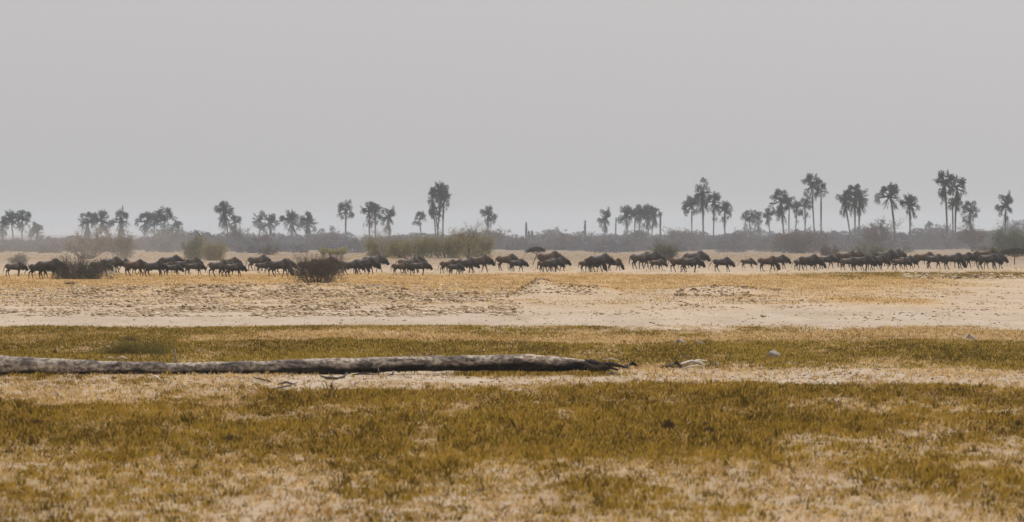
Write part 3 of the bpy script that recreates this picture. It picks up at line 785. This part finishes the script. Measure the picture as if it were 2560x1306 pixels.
    for _ in range(46):
        q = .35+.65*rng.random(); i = min(2, int(q*3)); f = q*3-i; p = tp[i].lerp(tp[i+1], f)
        d = ((tp[3]-tp[2]).normalized()+Vector(rng.normal(0, .16, 3))).normalized(); s = Vector(rng.normal(size=3)).cross(d).normalized()*.012
        b = len(V); l = .12+.14*rng.random(); V += [p-s, p+s, p+d*l]; F.append((b, b+1, b+2))
    m2 = bpy.data.meshes.new('tail'); m2.from_pydata([tuple(v) for v in V], [], F); m2.materials.append(M['hair']); parts['tail'] = m2
    return parts
LIB = {}
for pi, pose in enumerate(('level', 'low', 'down', 'up')):
    for ph in range(5 if pose in ('level', 'low') else 3):
        LIB[(pose, ph)] = make_body(pose, ph, 10*pi+ph)
LIBH = {}
def body_variant(key, hide):
    k = (key, hide)
    if k not in LIBH:
        m = LIB[key]['body'] if hide == 0 else LIB[key]['body'].copy()
        m.materials.clear(); m.materials.append(HIDES[hide]); LIBH[k] = m
    return LIBH[k]
# rump column, hump column, feet row, hump row, head pose, coat, label
W_ = [
 (21, 49, 692, 655, 'level', 2, 'last wildebeest of the herd, at the left edge, tail swung out'),
 (80, 112, 697, 656, 'level', 0, 'trailing wildebeest walking towards the left thorn bush, tail towards the last one'),
 (105, 139, 699, 648, 'level', 0, 'large wildebeest with its head behind the left thorn bush'),
 (232, 262, 690, 651, 'low', 0, 'wildebeest whose head comes out right of the left thorn bush'),
 (262, 290, 683, 643, 'level', 2, 'dusty grey wildebeest right of the left thorn bush'),
 (290, 314, 681, 648, 'level', 2, 'faint wildebeest close behind the dusty grey one'),
 (316, 350, 692, 650, 'level', 1, 'wildebeest with swinging tail at the back of the long left group'),
 (334, 362, 687, 656, 'low', 0, 'small dark wildebeest second in the long left group'),
 (364, 398, 693, 653, 'level', 0, 'black wildebeest in the middle front of the long left group'),
 (413, 442, 690, 660, 'low', 0, 'low wildebeest in front of the tall humped one in the left group'),
 (398, 425, 685, 655, 'low', 1, 'wildebeest half hidden behind the black one of the left group'),
 (411, 440, 683, 639, 'level', 0, 'tall humped wildebeest at the back of the left group'),
 (440, 470, 686, 650, 'level', 0, 'dark wildebeest after the tall humped one'),
 (463, 490, 679, 644, 'low', 1, 'brown wildebeest furthest behind in the left group'),
 (466, 496, 688, 656, 'level', 0, 'leading wildebeest of the long left group, face held forward'),
 (531, 561, 693, 651, 'low', 2, 'wildebeest with three tail strands at the back of the group of four'),
 (547, 578, 690, 655, 'low', 0, 'second wildebeest of the group of four, head down behind the leader'),
 (568, 596, 694, 657, 'level', 0, 'leader of the group of four, dark face held forward'),
 (562, 586, 681, 644, 'level', 1, 'brown wildebeest behind the group of four with horns showing'),
 (632, 658, 678, 638, 'level', 2, 'palest dusty wildebeest of the herd, behind the pair walking to the brown bush'),
 (643, 668, 684, 655, 'level', 0, 'smaller wildebeest at the rear of the pair walking to the brown thorn bush'),
 (680, 713, 693, 648, 'down', 0, 'wildebeest with lowered head just left of the brown thorn bush'),
 (690, 720, 687, 649, 'level', 0, 'wildebeest beside the one with lowered head, face at the bush edge'),
 (752, 784, 690, 650, 'level', 1, 'wildebeest seen through the left twigs of the brown thorn bush'),
 (790, 828, 690, 643, 'level', 0, 'big wildebeest seen through the right half of the brown thorn bush'),
 (832, 856, 684, 655, 'low', 0, 'wildebeest just clear of the right edge of the brown thorn bush'),
 (862, 889, 688, 651, 'low', 0, 'hump backed wildebeest second right of the brown thorn bush'),
 (884, 910, 684, 654, 'down', 0, 'wildebeest with its head near the ground before the pair of big ones'),
 (896, 927, 687, 644, 'low', 0, 'big front wildebeest at the head of the group right of the brown bush'),
 (919, 948, 680, 637, 'level', 2, 'far wildebeest at the head of the group right of the brown bush, face raised'),
 (983, 1012, 688, 656, 'low', 1, 'reddish brown wildebeest at the rear of the trio under the thicket'),
 (999, 1036, 684, 644, 'low', 2, 'grey wildebeest in the middle of the trio under the thicket'),
 (1018, 1048, 681, 640, 'low', 1, 'tall wildebeest behind the trio under the thicket'),
 (1030, 1060, 689, 654, 'level', 0, 'black leader of the trio under the thicket'),
 (1110, 1132, 684, 650, 'level', 1, 'brown rumped wildebeest at the rear of the five under the twiggy tree'),
 (1122, 1146, 687, 659, 'low', 0, 'dark calf low in front of the five under the twiggy tree'),
 (1125, 1151, 681, 648, 'low', 0, 'dark wildebeest behind the calf under the twiggy tree'),
 (1152, 1178, 684, 645, 'low', 0, 'wildebeest with lowered head behind the leader under the twiggy tree'),
 (1180, 1212, 682, 638, 'level', 1, 'tall leader with raised face under the small lone palm'),
 (1250, 1280, 677, 636, 'low', 1, 'light brown wildebeest walking behind a calf left of the flat acacia'),
 (1279, 1303, 680, 648, 'level', 0, 'dark calf with small horns below the flat topped acacia'),
 (1349, 1375, 680, 651, 'low', 1, 'brown rear wildebeest of the tight cluster right of the flat acacia'),
 (1356, 1387, 675, 629, 'level', 1, 'tallest hump at the back of the tight cluster right of the flat acacia'),
 (1364, 1392, 681, 646, 'low', 0, 'dark front wildebeest of the tight cluster right of the flat acacia'),
 (1378, 1406, 679, 642, 'level', 0, 'leader of the tight cluster right of the flat acacia'),
 (1451, 1477, 679, 650, 'low', 1, 'reddish calf trailing the big black wildebeest in the centre right'),
 (1474, 1499, 681, 641, 'down', 0, 'big black wildebeest with its head down right of centre'),
 (1484, 1513, 681, 635, 'level', 0, 'black wildebeest with high hump leading the big black one'),
 (1524, 1546, 678, 647, 'down', 1, 'brown wildebeest grazing right of the two black ones'),
 (1584, 1617, 673, 631, 'low', 2, 'tall grey brown wildebeest with hanging tail beside the pale green shrub'),
 (1608, 1640, 673, 629, 'low', 0, 'dark wildebeest in front of the pale green shrub'),
 (1627, 1652, 676, 648, 'low', 1, 'reddish calf walking in front of the dark one at the pale green shrub'),
 (1685, 1711, 680, 642, 'low', 1, 'rear wildebeest of the trio right of the pale green shrub'),
 (1710, 1740, 682, 642, 'low', 0, 'front wildebeest of the trio right of the pale green shrub'),
 (1722, 1751, 671, 628, 'level', 2, 'far hazy wildebeest looking ahead in the trio right of the pale green shrub'),
 (1792, 1817, 680, 644, 'low', 0, 'wildebeest walking on its own, head lowered, before the small calf'),
 (1858, 1877, 672, 646, 'low', 1, 'small brown calf walking alone between two groups'),
 (1904, 1932, 679, 641, 'down', 1, 'brown wildebeest with lowered head in front of a dark one'),
 (1932, 1957, 674, 638, 'level', 0, 'dark wildebeest looking ahead, behind the brown one with lowered head'),
 (1993, 2013, 676, 646, 'low', 2, 'small wildebeest at the tail of the long right group'),
 (2008, 2036, 677, 637, 'low', 0, 'dark wildebeest second in the long right group'),
 (2030, 2052, 674, 646, 'down', 0, 'wildebeest with dropped head third in the long right group'),
 (2050, 2078, 672, 638, 'level', 0, 'lean wildebeest before the crowded part of the right group'),
 (2098, 2130, 669, 628, 'level', 1, 'far brown wildebeest at the left of the crowded part'),
 (2107, 2132, 676, 643, 'low', 2, 'grey brown wildebeest at the near left of the crowded part'),
 (2122, 2148, 668, 628, 'low', 1, 'second far brown wildebeest in the crowded part'),
 (2139, 2168, 679, 639, 'low', 0, 'near black wildebeest with planted legs in the crowded part'),
 (2160, 2182, 677, 639, 'low', 0, 'striped wildebeest just right of the near black one'),
 (2182, 2206, 676, 637, 'low', 0, 'dark wildebeest in the middle of the crowded part'),
 (2198, 2228, 672, 626, 'low', 0, 'largest wildebeest of the crowded part, high dark hump'),
 (2217, 2245, 667, 624, 'level', 2, 'far hazy wildebeest beyond the largest one, face raised'),
 (2235, 2262, 675, 645, 'low', 1, 'reddish wildebeest leaving the crowded part'),
 (2250, 2276, 673, 640, 'low', 0, 'leading wildebeest of the crowded part'),
 (2294, 2324, 671, 631, 'low', 1, 'brown wildebeest with high hump after the crowded part'),
 (2322, 2347, 672, 636, 'low', 0, 'small dark wildebeest between the brown and the black ones at the right'),
 (2362, 2396, 674, 633, 'down', 0, 'black striding wildebeest with head down at the right'),
 (2394, 2422, 671, 632, 'level', 0, 'wildebeest with upright face next to the striding black one'),
 (2450, 2481, 671, 622, 'low', 1, 'tall brown wildebeest at the back of the leading group at the right edge'),
 (2456, 2484, 675, 634, 'low', 0, 'near dark wildebeest of the leading group at the right edge'),
 (2470, 2498, 673, 634, 'level', 0, 'front wildebeest leading the whole herd at the right edge'),
]
seen = {}
for i, (ur, uh, vf, vh, pose, hide, lb) in enumerate(W_):
    D = dist(vf); X = gx(uh, D); Z = float(ground_z(X, D)); k = FPX/D
    s = (vf-vh)/k/1.40
    slen = (uh-ur)/k/1.22
    sx = s*.75+slen*.25
    rng = np.random.default_rng(500+i)
    nph = 5 if pose in ('level', 'low') else 3
    key = (pose, int(rng.integers(0, nph)))
    yaw = rng.normal(0, .12)
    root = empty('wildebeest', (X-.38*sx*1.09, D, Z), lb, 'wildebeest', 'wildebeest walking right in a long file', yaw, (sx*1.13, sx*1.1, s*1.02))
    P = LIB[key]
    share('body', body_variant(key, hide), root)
    for nm in ('horn', 'horn_b', 'mane', 'beard', 'tail'):
        share('horn' if nm == 'horn_b' else nm, P[nm], root)

# ------------------------------------------------------------------ log and litter in the near strip
def wood_material():
    m = bpy.data.materials.new('weathered_log'); m.use_nodes = True; n = m.node_tree; L = n.links
    b = n.nodes['Principled BSDF']; b.inputs['Roughness'].default_value = .85; b.inputs['Specular IOR Level'].default_value = .15
    tc = n.nodes.new('ShaderNodeTexCoord')
    def nz(scale, st, det=5, ds=0):
        mp = n.nodes.new('ShaderNodeMapping'); mp.inputs['Scale'].default_value = st; L.new(tc.outputs['Object'], mp.inputs[0])
        t = n.nodes.new('ShaderNodeTexNoise'); t.inputs['Scale'].default_value = scale; t.inputs['Detail'].default_value = det; t.inputs['Distortion'].default_value = ds
        L.new(mp.outputs[0], t.inputs['Vector']); return t
    a = nz(2.2, (.9, 1.9, 2.2), 9, .5)
    cr = n.nodes.new('ShaderNodeValToRGB'); E = cr.color_ramp.elements
    E[0].position = .34; E[0].color = (.13, .108, .094, 1); E[1].position = .55; E[1].color = (.50, .425, .35, 1)
    e = E.new(.44); e.color = (.29, .24, .205, 1); e = E.new(.68); e.color = (.66, .57, .46, 1)
    L.new(a.outputs['Fac'], cr.inputs[0])
    g = nz(9, (1.2, 1.8, 1.8), 6, .4)
    c2 = n.nodes.new('ShaderNodeValToRGB'); c2.color_ramp.elements[0].position = .40; c2.color_ramp.elements[0].color = (.30, .28, .27, 1); c2.color_ramp.elements[1].position = .6; c2.color_ramp.elements[1].color = (1.1, 1.1, 1.1, 1)
    L.new(g.outputs['Fac'], c2.inputs[0])
    mx = n.nodes.new('ShaderNodeMixRGB'); mx.blend_type = 'MULTIPLY'; mx.inputs[0].default_value = .9
    at = n.nodes.new('ShaderNodeAttribute'); at.attribute_name = 'tone'
    m2 = n.nodes.new('ShaderNodeMixRGB'); m2.blend_type = 'MULTIPLY'; m2.inputs[0].default_value = 1
    L.new(cr.outputs[0], mx.inputs[1]); L.new(c2.outputs[0], mx.inputs[2]); L.new(mx.outputs[0], m2.inputs[1]); L.new(at.outputs['Color'], m2.inputs[2])
    L.new(m2.outputs[0], b.inputs['Base Color'])
    bp = n.nodes.new('ShaderNodeBump'); bp.inputs['Strength'].default_value = .8; bp.inputs['Distance'].default_value = .03
    L.new(g.outputs['Fac'], bp.inputs['Height']); L.new(bp.outputs[0], b.inputs['Normal'])
    return m
M['log'] = wood_material()
M['char'] = mat('charred_wood', (.016, .013, .012), noise=.2, scale=9, col2=(.085, .062, .05), bump=.5)
M['bark'] = mat('pale_bark', (.42, .35, .29), noise=.18, scale=9, col2=(.80, .72, .62), bump=.3, stretch=(.4, 2, 2))
M['stick'] = mat('dark_stick', (.045, .036, .03), noise=.2, scale=10, col2=(.13, .10, .08))
M['greywood'] = mat('grey_driftwood', (.17, .14, .12), noise=.2, scale=10, col2=(.36, .31, .26), bump=.3)

def log_profile():
    D = dist(939); k = FPX/D
    # photo rows of the upper and lower edge along the trunk
    tb = [(-420, 880, 945), (-200, 882, 945), (-60, 886, 944), (0, 888, 943), (60, 893, 939), (150, 897, 939), (300, 904, 939), (440, 907, 941), (600, 904, 941), (700, 901, 943), (800, 898, 941),
          (900, 895, 933), (1000, 893, 930), (1100, 891, 929), (1200, 889, 928), (1300, 886, 929), (1350, 888, 930), (1400, 894, 930), (1440, 898, 928), (1470, 902, 927), (1490, 906, 927)]
    return D, k, tb
def build_log():
    D, k, tb = log_profile()
    root = empty('fallen_palm_log', (gx(600, D), D, 0), 'long weathered fallen palm trunk lying across the grass, charred right end', 'log')
    us = np.linspace(-420, 1490, 260); T = np.interp(us, [a for a, b, c in tb], [b for a, b, c in tb]); B = np.interp(us, [a for a, b, c in tb], [c for a, b, c in tb])
    kk = np.exp(-np.linspace(-2, 2, 9)**2); kk /= kk.sum()
    T = np.convolve(np.pad(T, 4, 'edge'), kk, 'valid'); B = np.convolve(np.pad(B, 4, 'edge'), kk, 'valid')
    n = 28; V = np.zeros((len(us), n, 3)); Cc = np.ones((len(us), n, 3))
    rr = np.random.default_rng(77)
    for i, u in enumerate(us):
        x = gx(u, D)-gx(600, D); zt = zat(T[i], D); zb = zat(B[i], D); zc = (zt+zb)/2; r = (zt-zb)/2
        a = np.arange(n)/n*2*math.pi
        nz_ = fbm(np.full(n, x*1.6)+10, np.cos(a)*1.2+3+np.sin(a)*1.5, 4)-.5
        nf = fbm(np.full(n, x*6)+30, np.cos(a)*3+9+np.sin(a)*4, 3)-.5
        rad = r*(1+.20*nz_+.10*nf) * (1+.035*np.sin(x*9))
        V[i] = np.stack([np.full(n, x), np.cos(a)*rad*1.0+.25*math.sin(x*.22), zc+np.sin(a)*rad], 1)
        # charring on the burnt half and broken end, plus shade painted along the underside
        char_shade = np.clip((fbm(np.full(n, x*1.3), np.sin(a)*.8+9, 4)-.5)*3.6-np.sin(a)*2.6+.55+np.interp(u, [0, 400, 620, 1300, 1420, 1490], [-.5, .1, .75, .5, .9, 1.4])-.35, 0, 1)
        pale = np.interp(u, [1280, 1320, 1370, 1400], [0, 1, 1, 0])
        Cc[i] = (1-.93*char_shade)[:, None]*(1+pale*.5*np.array([1.15, 1, .8]))[None]
    I = np.arange(len(us)-1)[:, None]*n; J = np.arange(n)[None]
    F = np.stack([I+J, I+(J+1) % n, I+n+(J+1) % n, I+n+J], -1).reshape(-1, 4)
    Vf = V.reshape(-1, 3); Fl = [tuple(f) for f in F.tolist()]+[tuple(range(n)), tuple((len(us)-1)*n+q for q in range(n))]
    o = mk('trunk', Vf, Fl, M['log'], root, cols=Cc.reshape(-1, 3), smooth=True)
    # jagged charred end
    V2, F2 = [], []
    rg = np.random.default_rng(4)
    for j in range(12):
        x0 = gx(1470+rg.random()*20, D)-gx(600, D); z0 = zat(904+rg.random()*20, D); y0 = rg.normal(0, .07)
        L = (20+rg.random()*(78 if j < 4 else 34))/k
        p = Vector((x0-.1, y0, z0)); q = Vector((x0+L*.5, y0+rg.normal(0, .05), z0*.85+rg.normal(0, .03))); e = Vector((x0+L, y0+rg.normal(0, .1), max(.03, z0*(.3+.5*rg.random()))))
        tube(V2, F2, [p, q, e], [.05+.03*rg.random(), .035+.03*rg.random(), .02], 7)
    mk('charred_end', [tuple(v) for v in V2], F2, M['char'], root, smooth=True)
    # upright snag of a branch
    V3, F3 = [], []
    x = gx(438, D)-gx(600, D)
    tube(V3, F3, [Vector((x+.02, .08, zat(912, D))), Vector((x, .08, zat(895, D))), Vector((x-.01, .07, zat(884, D))), Vector((x+.0, .07, zat(873, D)))], [.034, .026, .020, .010], 7)
    mk('branch_stub', [tuple(v) for v in V3], F3, M['greywood'], root, smooth=True)
    # swollen root end and knots at the left
    V4, F4 = [], []
    xk = gx(30, D)-gx(600, D)
    tube(V4, F4, [Vector((xk-.45, -.16, .37)), Vector((xk-.1, -.19, .36)), Vector((xk+.14, -.17, .33)), Vector((xk+.3, -.14, .31))], [(.10, .06), (.10, .09), (.08, .07), (.02, .02)], 9)
    mk('bark_swelling', [tuple(v) for v in V4], F4, M['greywood'], root, smooth=True)
build_log()

def stick(name, pts, r, material, label, cat='stick', group=None, n=7):
    """pts: photo (u, v_ground, height m)"""
    P = []
    for (u, v, h) in pts:
        D = dist(v); X = gx(u, D); P.append(Vector((X, D, float(ground_z(X, D))+h)))
    o0 = P[0].copy(); o0.z = float(ground_z(o0.x, o0.y))
    V, F = [], []
    tube(V, F, [p-o0 for p in P], r, n)
    o = mk(name, [tuple(v) for v in V], F, M[material], smooth=True); o.location = o0
    return tag(o, label, cat, group)
GS = 'sticks lying round the log'
stick('stick', [(633, 951, .05), (650, 953, .04), (676, 957, .03)], [.012, .022, .012], 'stick', 'dark slanting stick in front of the log, left of the forked one', 'stick', GS)
stick('stick', [(676, 972, .02), (700, 971, .035), (725, 968, .05), (745, 965, .08)], [.008, .018, .02, .008], 'stick', 'thin dark stick with raised right tip, furthest in front of the log', 'stick', GS)
stick('stick', [(695, 964, .03), (715, 963, .06), (738, 964, .03)], [.015, .028, .012], 'stick', 'short thick brown stick just above the thin raised one', 'stick', GS)
stick('bent_branch', [(800, 950, .07), (815, 951, .03), (838, 952, .02), (860, 951, .05), (868, 949, .12)], [.012, .028, .035, .03, .01], 'stick', 'dark bent branch curving up under the log where it lifts', 'branch', GS)
stick('stick', [(880, 944, .04), (905, 944, .07), (935, 943, .04)], [.01, .026, .012], 'char', 'black stick under the raised middle of the log', 'stick', GS)
stick('stick', [(946, 942, .0), (948, 942, .09), (945, 941, .16)], [.012, .014, .01], 'stick', 'short upright twig propping the log', 'stick', GS)
stick('stick', [(968, 946, .03), (982, 946, .06), (984, 944, .12)], [.01, .022, .018], 'stick', 'stubby dark stick under the log right of the upright twig', 'stick', GS)
stick('wood_chunk', [(1518, 944, .03), (1530, 943, .05), (1544, 944, .03)], [.02, .04, .028], 'greywood', 'grey wood chunk in front of the charred log end', 'wood')
stick('charred_chunk', [(1568, 921, .05), (1580, 919, .08), (1598, 920, .03)], [.03, .06, .018], 'char', 'black charred chunk just beyond the log end', 'wood', 'charred remains')
stick('charred_chunk', [(1556, 926, .03), (1566, 924, .07), (1574, 922, .04)], [.02, .045, .02], 'char', 'smaller charred chunk touching the log end', 'wood', 'charred remains')
stick('charred_chunk', [(1655, 924, .03), (1678, 922, .07), (1692, 921, .13), (1704, 923, .04)], [.015, .035, .05, .02], 'char', 'burnt black knot left of the pale bark pieces', 'wood', 'charred remains')
stick('bleached_branch', [(1690, 922, .05), (1706, 921, .10), (1728, 920, .14), (1752, 921, .12), (1762, 922, .06)], [.015, .03, .036, .03, .010], 'bark', 'pale bleached branch lying right of the log end', 'branch')
stick('bleached_branch', [(1702, 926, .02), (1722, 926, .05), (1742, 925, .09), (1754, 925, .07)], [.010, .022, .02, .010], 'bark', 'smaller pale branch in front of the bleached one', 'branch')
stick('bleached_branch', [(1722, 919, .04), (1742, 918, .15), (1768, 917, .12)], [.012, .026, .008], 'bark', 'pale branch pointing right behind the bleached one', 'branch')
stick('charred_chunk', [(1500, 926, .03), (1522, 925, .10), (1548, 924, .05)], [.02, .04, .02], 'char', 'charred lump right at the broken log end', 'wood', 'charred remains')
stick('bark_flake', [(1505, 913, .10), (1528, 913, .13), (1548, 914, .10)], [.008, .018, .008], 'bark', 'pale sliver lying on the charred log end', 'bark')
stick('bark_flake', [(1774, 917, .03), (1785, 916, .05), (1797, 917, .03)], [.01, .028, .01], 'bark', 'small pale bark flake right of the bleached branch', 'bark')
stick('stick', [(1698, 897, .13), (1708, 898, .07), (1722, 900, .045), (1740, 901, .03), (1756, 902, .02)], [.008, .014, .014, .013, .007], 'stick', 'thin black wavy stick on the green grass above the bleached branch', 'stick', GS)
stick('bark_flake', [(268, 909, .10), (276, 909, .13), (286, 909, .11)], [.01, .022, .01], 'bark', 'left white flake behind the log near its left part', 'bark')
stick('bark_flake', [(292, 909, .10), (305, 909, .14), (320, 909, .10)], [.012, .03, .01], 'bark', 'right white flake behind the log near its left part', 'bark')
stick('bark_flake', [(380, 945, .05), (392, 948, .04), (404, 953, .02)], [.014, .022, .01], 'bark', 'pale slanting flake in front of the log below the branch stub', 'bark')
stick('stick', [(1866, 923, .02), (1880, 922, .035), (1897, 922, .02)], [.008, .018, .008], 'char', 'short black stick on the sand below the rounded stone', 'stick', GS)
stick('bark_flake', [(1680, 862, .03), (1698, 861, .09), (1716, 862, .04)], [.03, .07, .03], 'bark', 'left pale lump on the dry strip beyond the log end', 'bark')
stick('bark_flake', [(1722, 861, .02), (1740, 860, .06), (1762, 861, .02)], [.02, .045, .015], 'bark', 'right flatter pale lump on the dry strip beyond the log end', 'bark')
stick('bark_flake', [(2404, 850, .03), (2424, 849, .14), (2446, 851, .02)], [.02, .06, .02], 'bark', 'pale peaked lump on the dry strip at the far right', 'bark')

def stone(u, v, wpx, hpx, material, label, seed):
    X, D, Z = place(u, v); k = FPX/D; rx, rz = wpx/2/k, hpx/k
    n, m = 22, 12; V = []
    for i in range(m+1):
        t = math.pi*i/m
        for j in range(n):
            a = 2*math.pi*j/n
            p = Vector((math.sin(t)*math.cos(a), math.sin(t)*math.sin(a), math.cos(t)))
            q = 1+.55*(float(fbm(np.array([p.x*1.4+seed]), np.array([p.y*1.4+p.z*1.7]), 3)[0])-.5)
            zz = p.z*q*rz*.62+rz*.36+(-p.x*.16*rz if p.z > 0 else 0)
            V.append((p.x*q*rx, p.y*q*rx*.8, zz))
    F = [(i*n+j, i*n+(j+1) % n, (i+1)*n+(j+1) % n, (i+1)*n+j) for i in range(m) for j in range(n)]
    o = mk('stone', V, F, M[material], smooth=True); o.location = (X, D, Z)
    tag(o, label, 'stone')
M['stone'] = mat('grey_stone', (.20, .17, .145), noise=.2, scale=9, col2=(.44, .38, .32), bump=.4, stretch=(.5, 1, 3))
stone(1935, 899, 36, 20, 'stone', 'rounded grey stone on the green strip right of the log', 3)

# dark dung heaps and scorched tussocks in the near grass
def tussock(u, v, wpx, hpx, label, seed, nm='dead_tussock'):
    X, D, Z = place(u, v); k = FPX/D; rx, rz = wpx/2/k, hpx/k; rng = np.random.default_rng(seed); n = 260
    a = rng.random(n)*6.28; q = rng.random(n)**.6; hx_ = np.cos(a)*q*rx*.5; hy_ = np.sin(a)*q*rx*.5
    tx = hx_*2+rng.normal(0, rx*.1, n); ty = hy_*2; tz = rz*(1-.45*q)*(.6+.5*rng.random(n))
    segs = np.stack([hx_, hy_, np.full(n, -.02), tx, ty, tz, np.full(n, .007), np.full(n, .002)], 1)
    o = segs_mesh(nm, segs, M['tussock'], None); o.location = (X, D, Z)
    tag(o, label, 'tussock', 'dark dead tussocks')
tussock(1672, 1082, 34, 34, 'round dark dead tussock in the olive grass right of centre', 1)
tussock(1772, 1092, 30, 26, 'dark dead tussock right of the round one', 2)
tussock(1766, 1072, 26, 16, 'low dark tussock between the olive grass and the round one', 3)
tussock(44, 1068, 70, 22, 'wide dark tussock low at the left edge', 4)
tussock(92, 1072, 30, 22, 'narrow dark tussock beside the wide one at the left edge', 5)
tussock(75, 1045, 30, 16, 'dark tussock above the wide one at the left edge', 6)
tussock(575, 1104, 44, 20, 'brown dead tussock in the left middle of the olive grass', 7)
tussock(137, 884, 14, 14, 'tiny dark tussock behind the left end of the log', 8)
tussock(320, 862, 60, 22, 'dark dead tussock on the green mound behind the log', 9)
tussock(2400, 985, 16, 16, 'small dark tussock at the upper edge of the right olive strip', 10)
tussock(2546, 1080, 20, 26, 'reddish dark tussock at the right edge', 11)

# ------------------------------------------------------------------ hot, dusty air
def haze():
    x0, x1, y0, y1, z0, z1 = -6000, 6000, -80, 9000, -3, 32
    V = [(x, y, z) for z in (z0, z1) for y in (y0, y1) for x in (x0, x1)]
    F = [(0, 2, 3, 1), (4, 5, 7, 6), (0, 1, 5, 4), (2, 6, 7, 3), (0, 4, 6, 2), (1, 3, 7, 5)]
    m = bpy.data.materials.new('haze'); m.use_nodes = True; n = m.node_tree; n.nodes.clear()
    o = n.nodes.new('ShaderNodeOutputMaterial'); v = n.nodes.new('ShaderNodeVolumePrincipled')
    v.inputs['Color'].default_value = (.88, .94, 1.0, 1); v.inputs['Density'].default_value = HAZE_D; v.inputs['Anisotropy'].default_value = .25
    n.links.new(v.outputs[0], o.inputs['Volume'])
    ob = mk('haze', V, F, m); tag(ob, 'pale hot dusty haze over the plain', 'haze', kind='stuff')
HAZE_D = .00011
haze()

def dust(u, D, rx, ry, rz, dens, label, tone=(.90, .80, .70)):
    V, F = [], []; n, m = 32, 16
    for i in range(m+1):
        t = math.pi*i/m
        for j in range(n):
            a = 2*math.pi*j/n; V.append((rx*math.sin(t)*math.cos(a), ry*math.sin(t)*math.sin(a), rz*math.cos(t)))
    F = [(i*n+j, (i+1)*n+j, (i+1)*n+(j+1) % n, i*n+(j+1) % n) for i in range(m) for j in range(n)]
    m_ = bpy.data.materials.new('dust'); m_.use_nodes = True; q = m_.node_tree; q.nodes.clear()
    o = q.nodes.new('ShaderNodeOutputMaterial'); v = q.nodes.new('ShaderNodeVolumePrincipled')
    v.inputs['Color'].default_value = (*tone, 1); v.inputs['Density'].default_value = dens; v.inputs['Anisotropy'].default_value = .2
    q.links.new(v.outputs[0], o.inputs['Volume'])
    ob = mk('dust', V, F, m_, smooth=True); ob.location = (gx(u, D), D, 1.0)
    tag(ob, label, 'dust', kind='stuff')
dust(150, 530, 17, 60, 3.2, .0013, 'pale dust kicked up round the last animals of the herd')
dust(1280, 900, 150, 170, 4.6, .00040, 'thin dust hanging over the flat behind the whole herd', (.84, .86, .96))
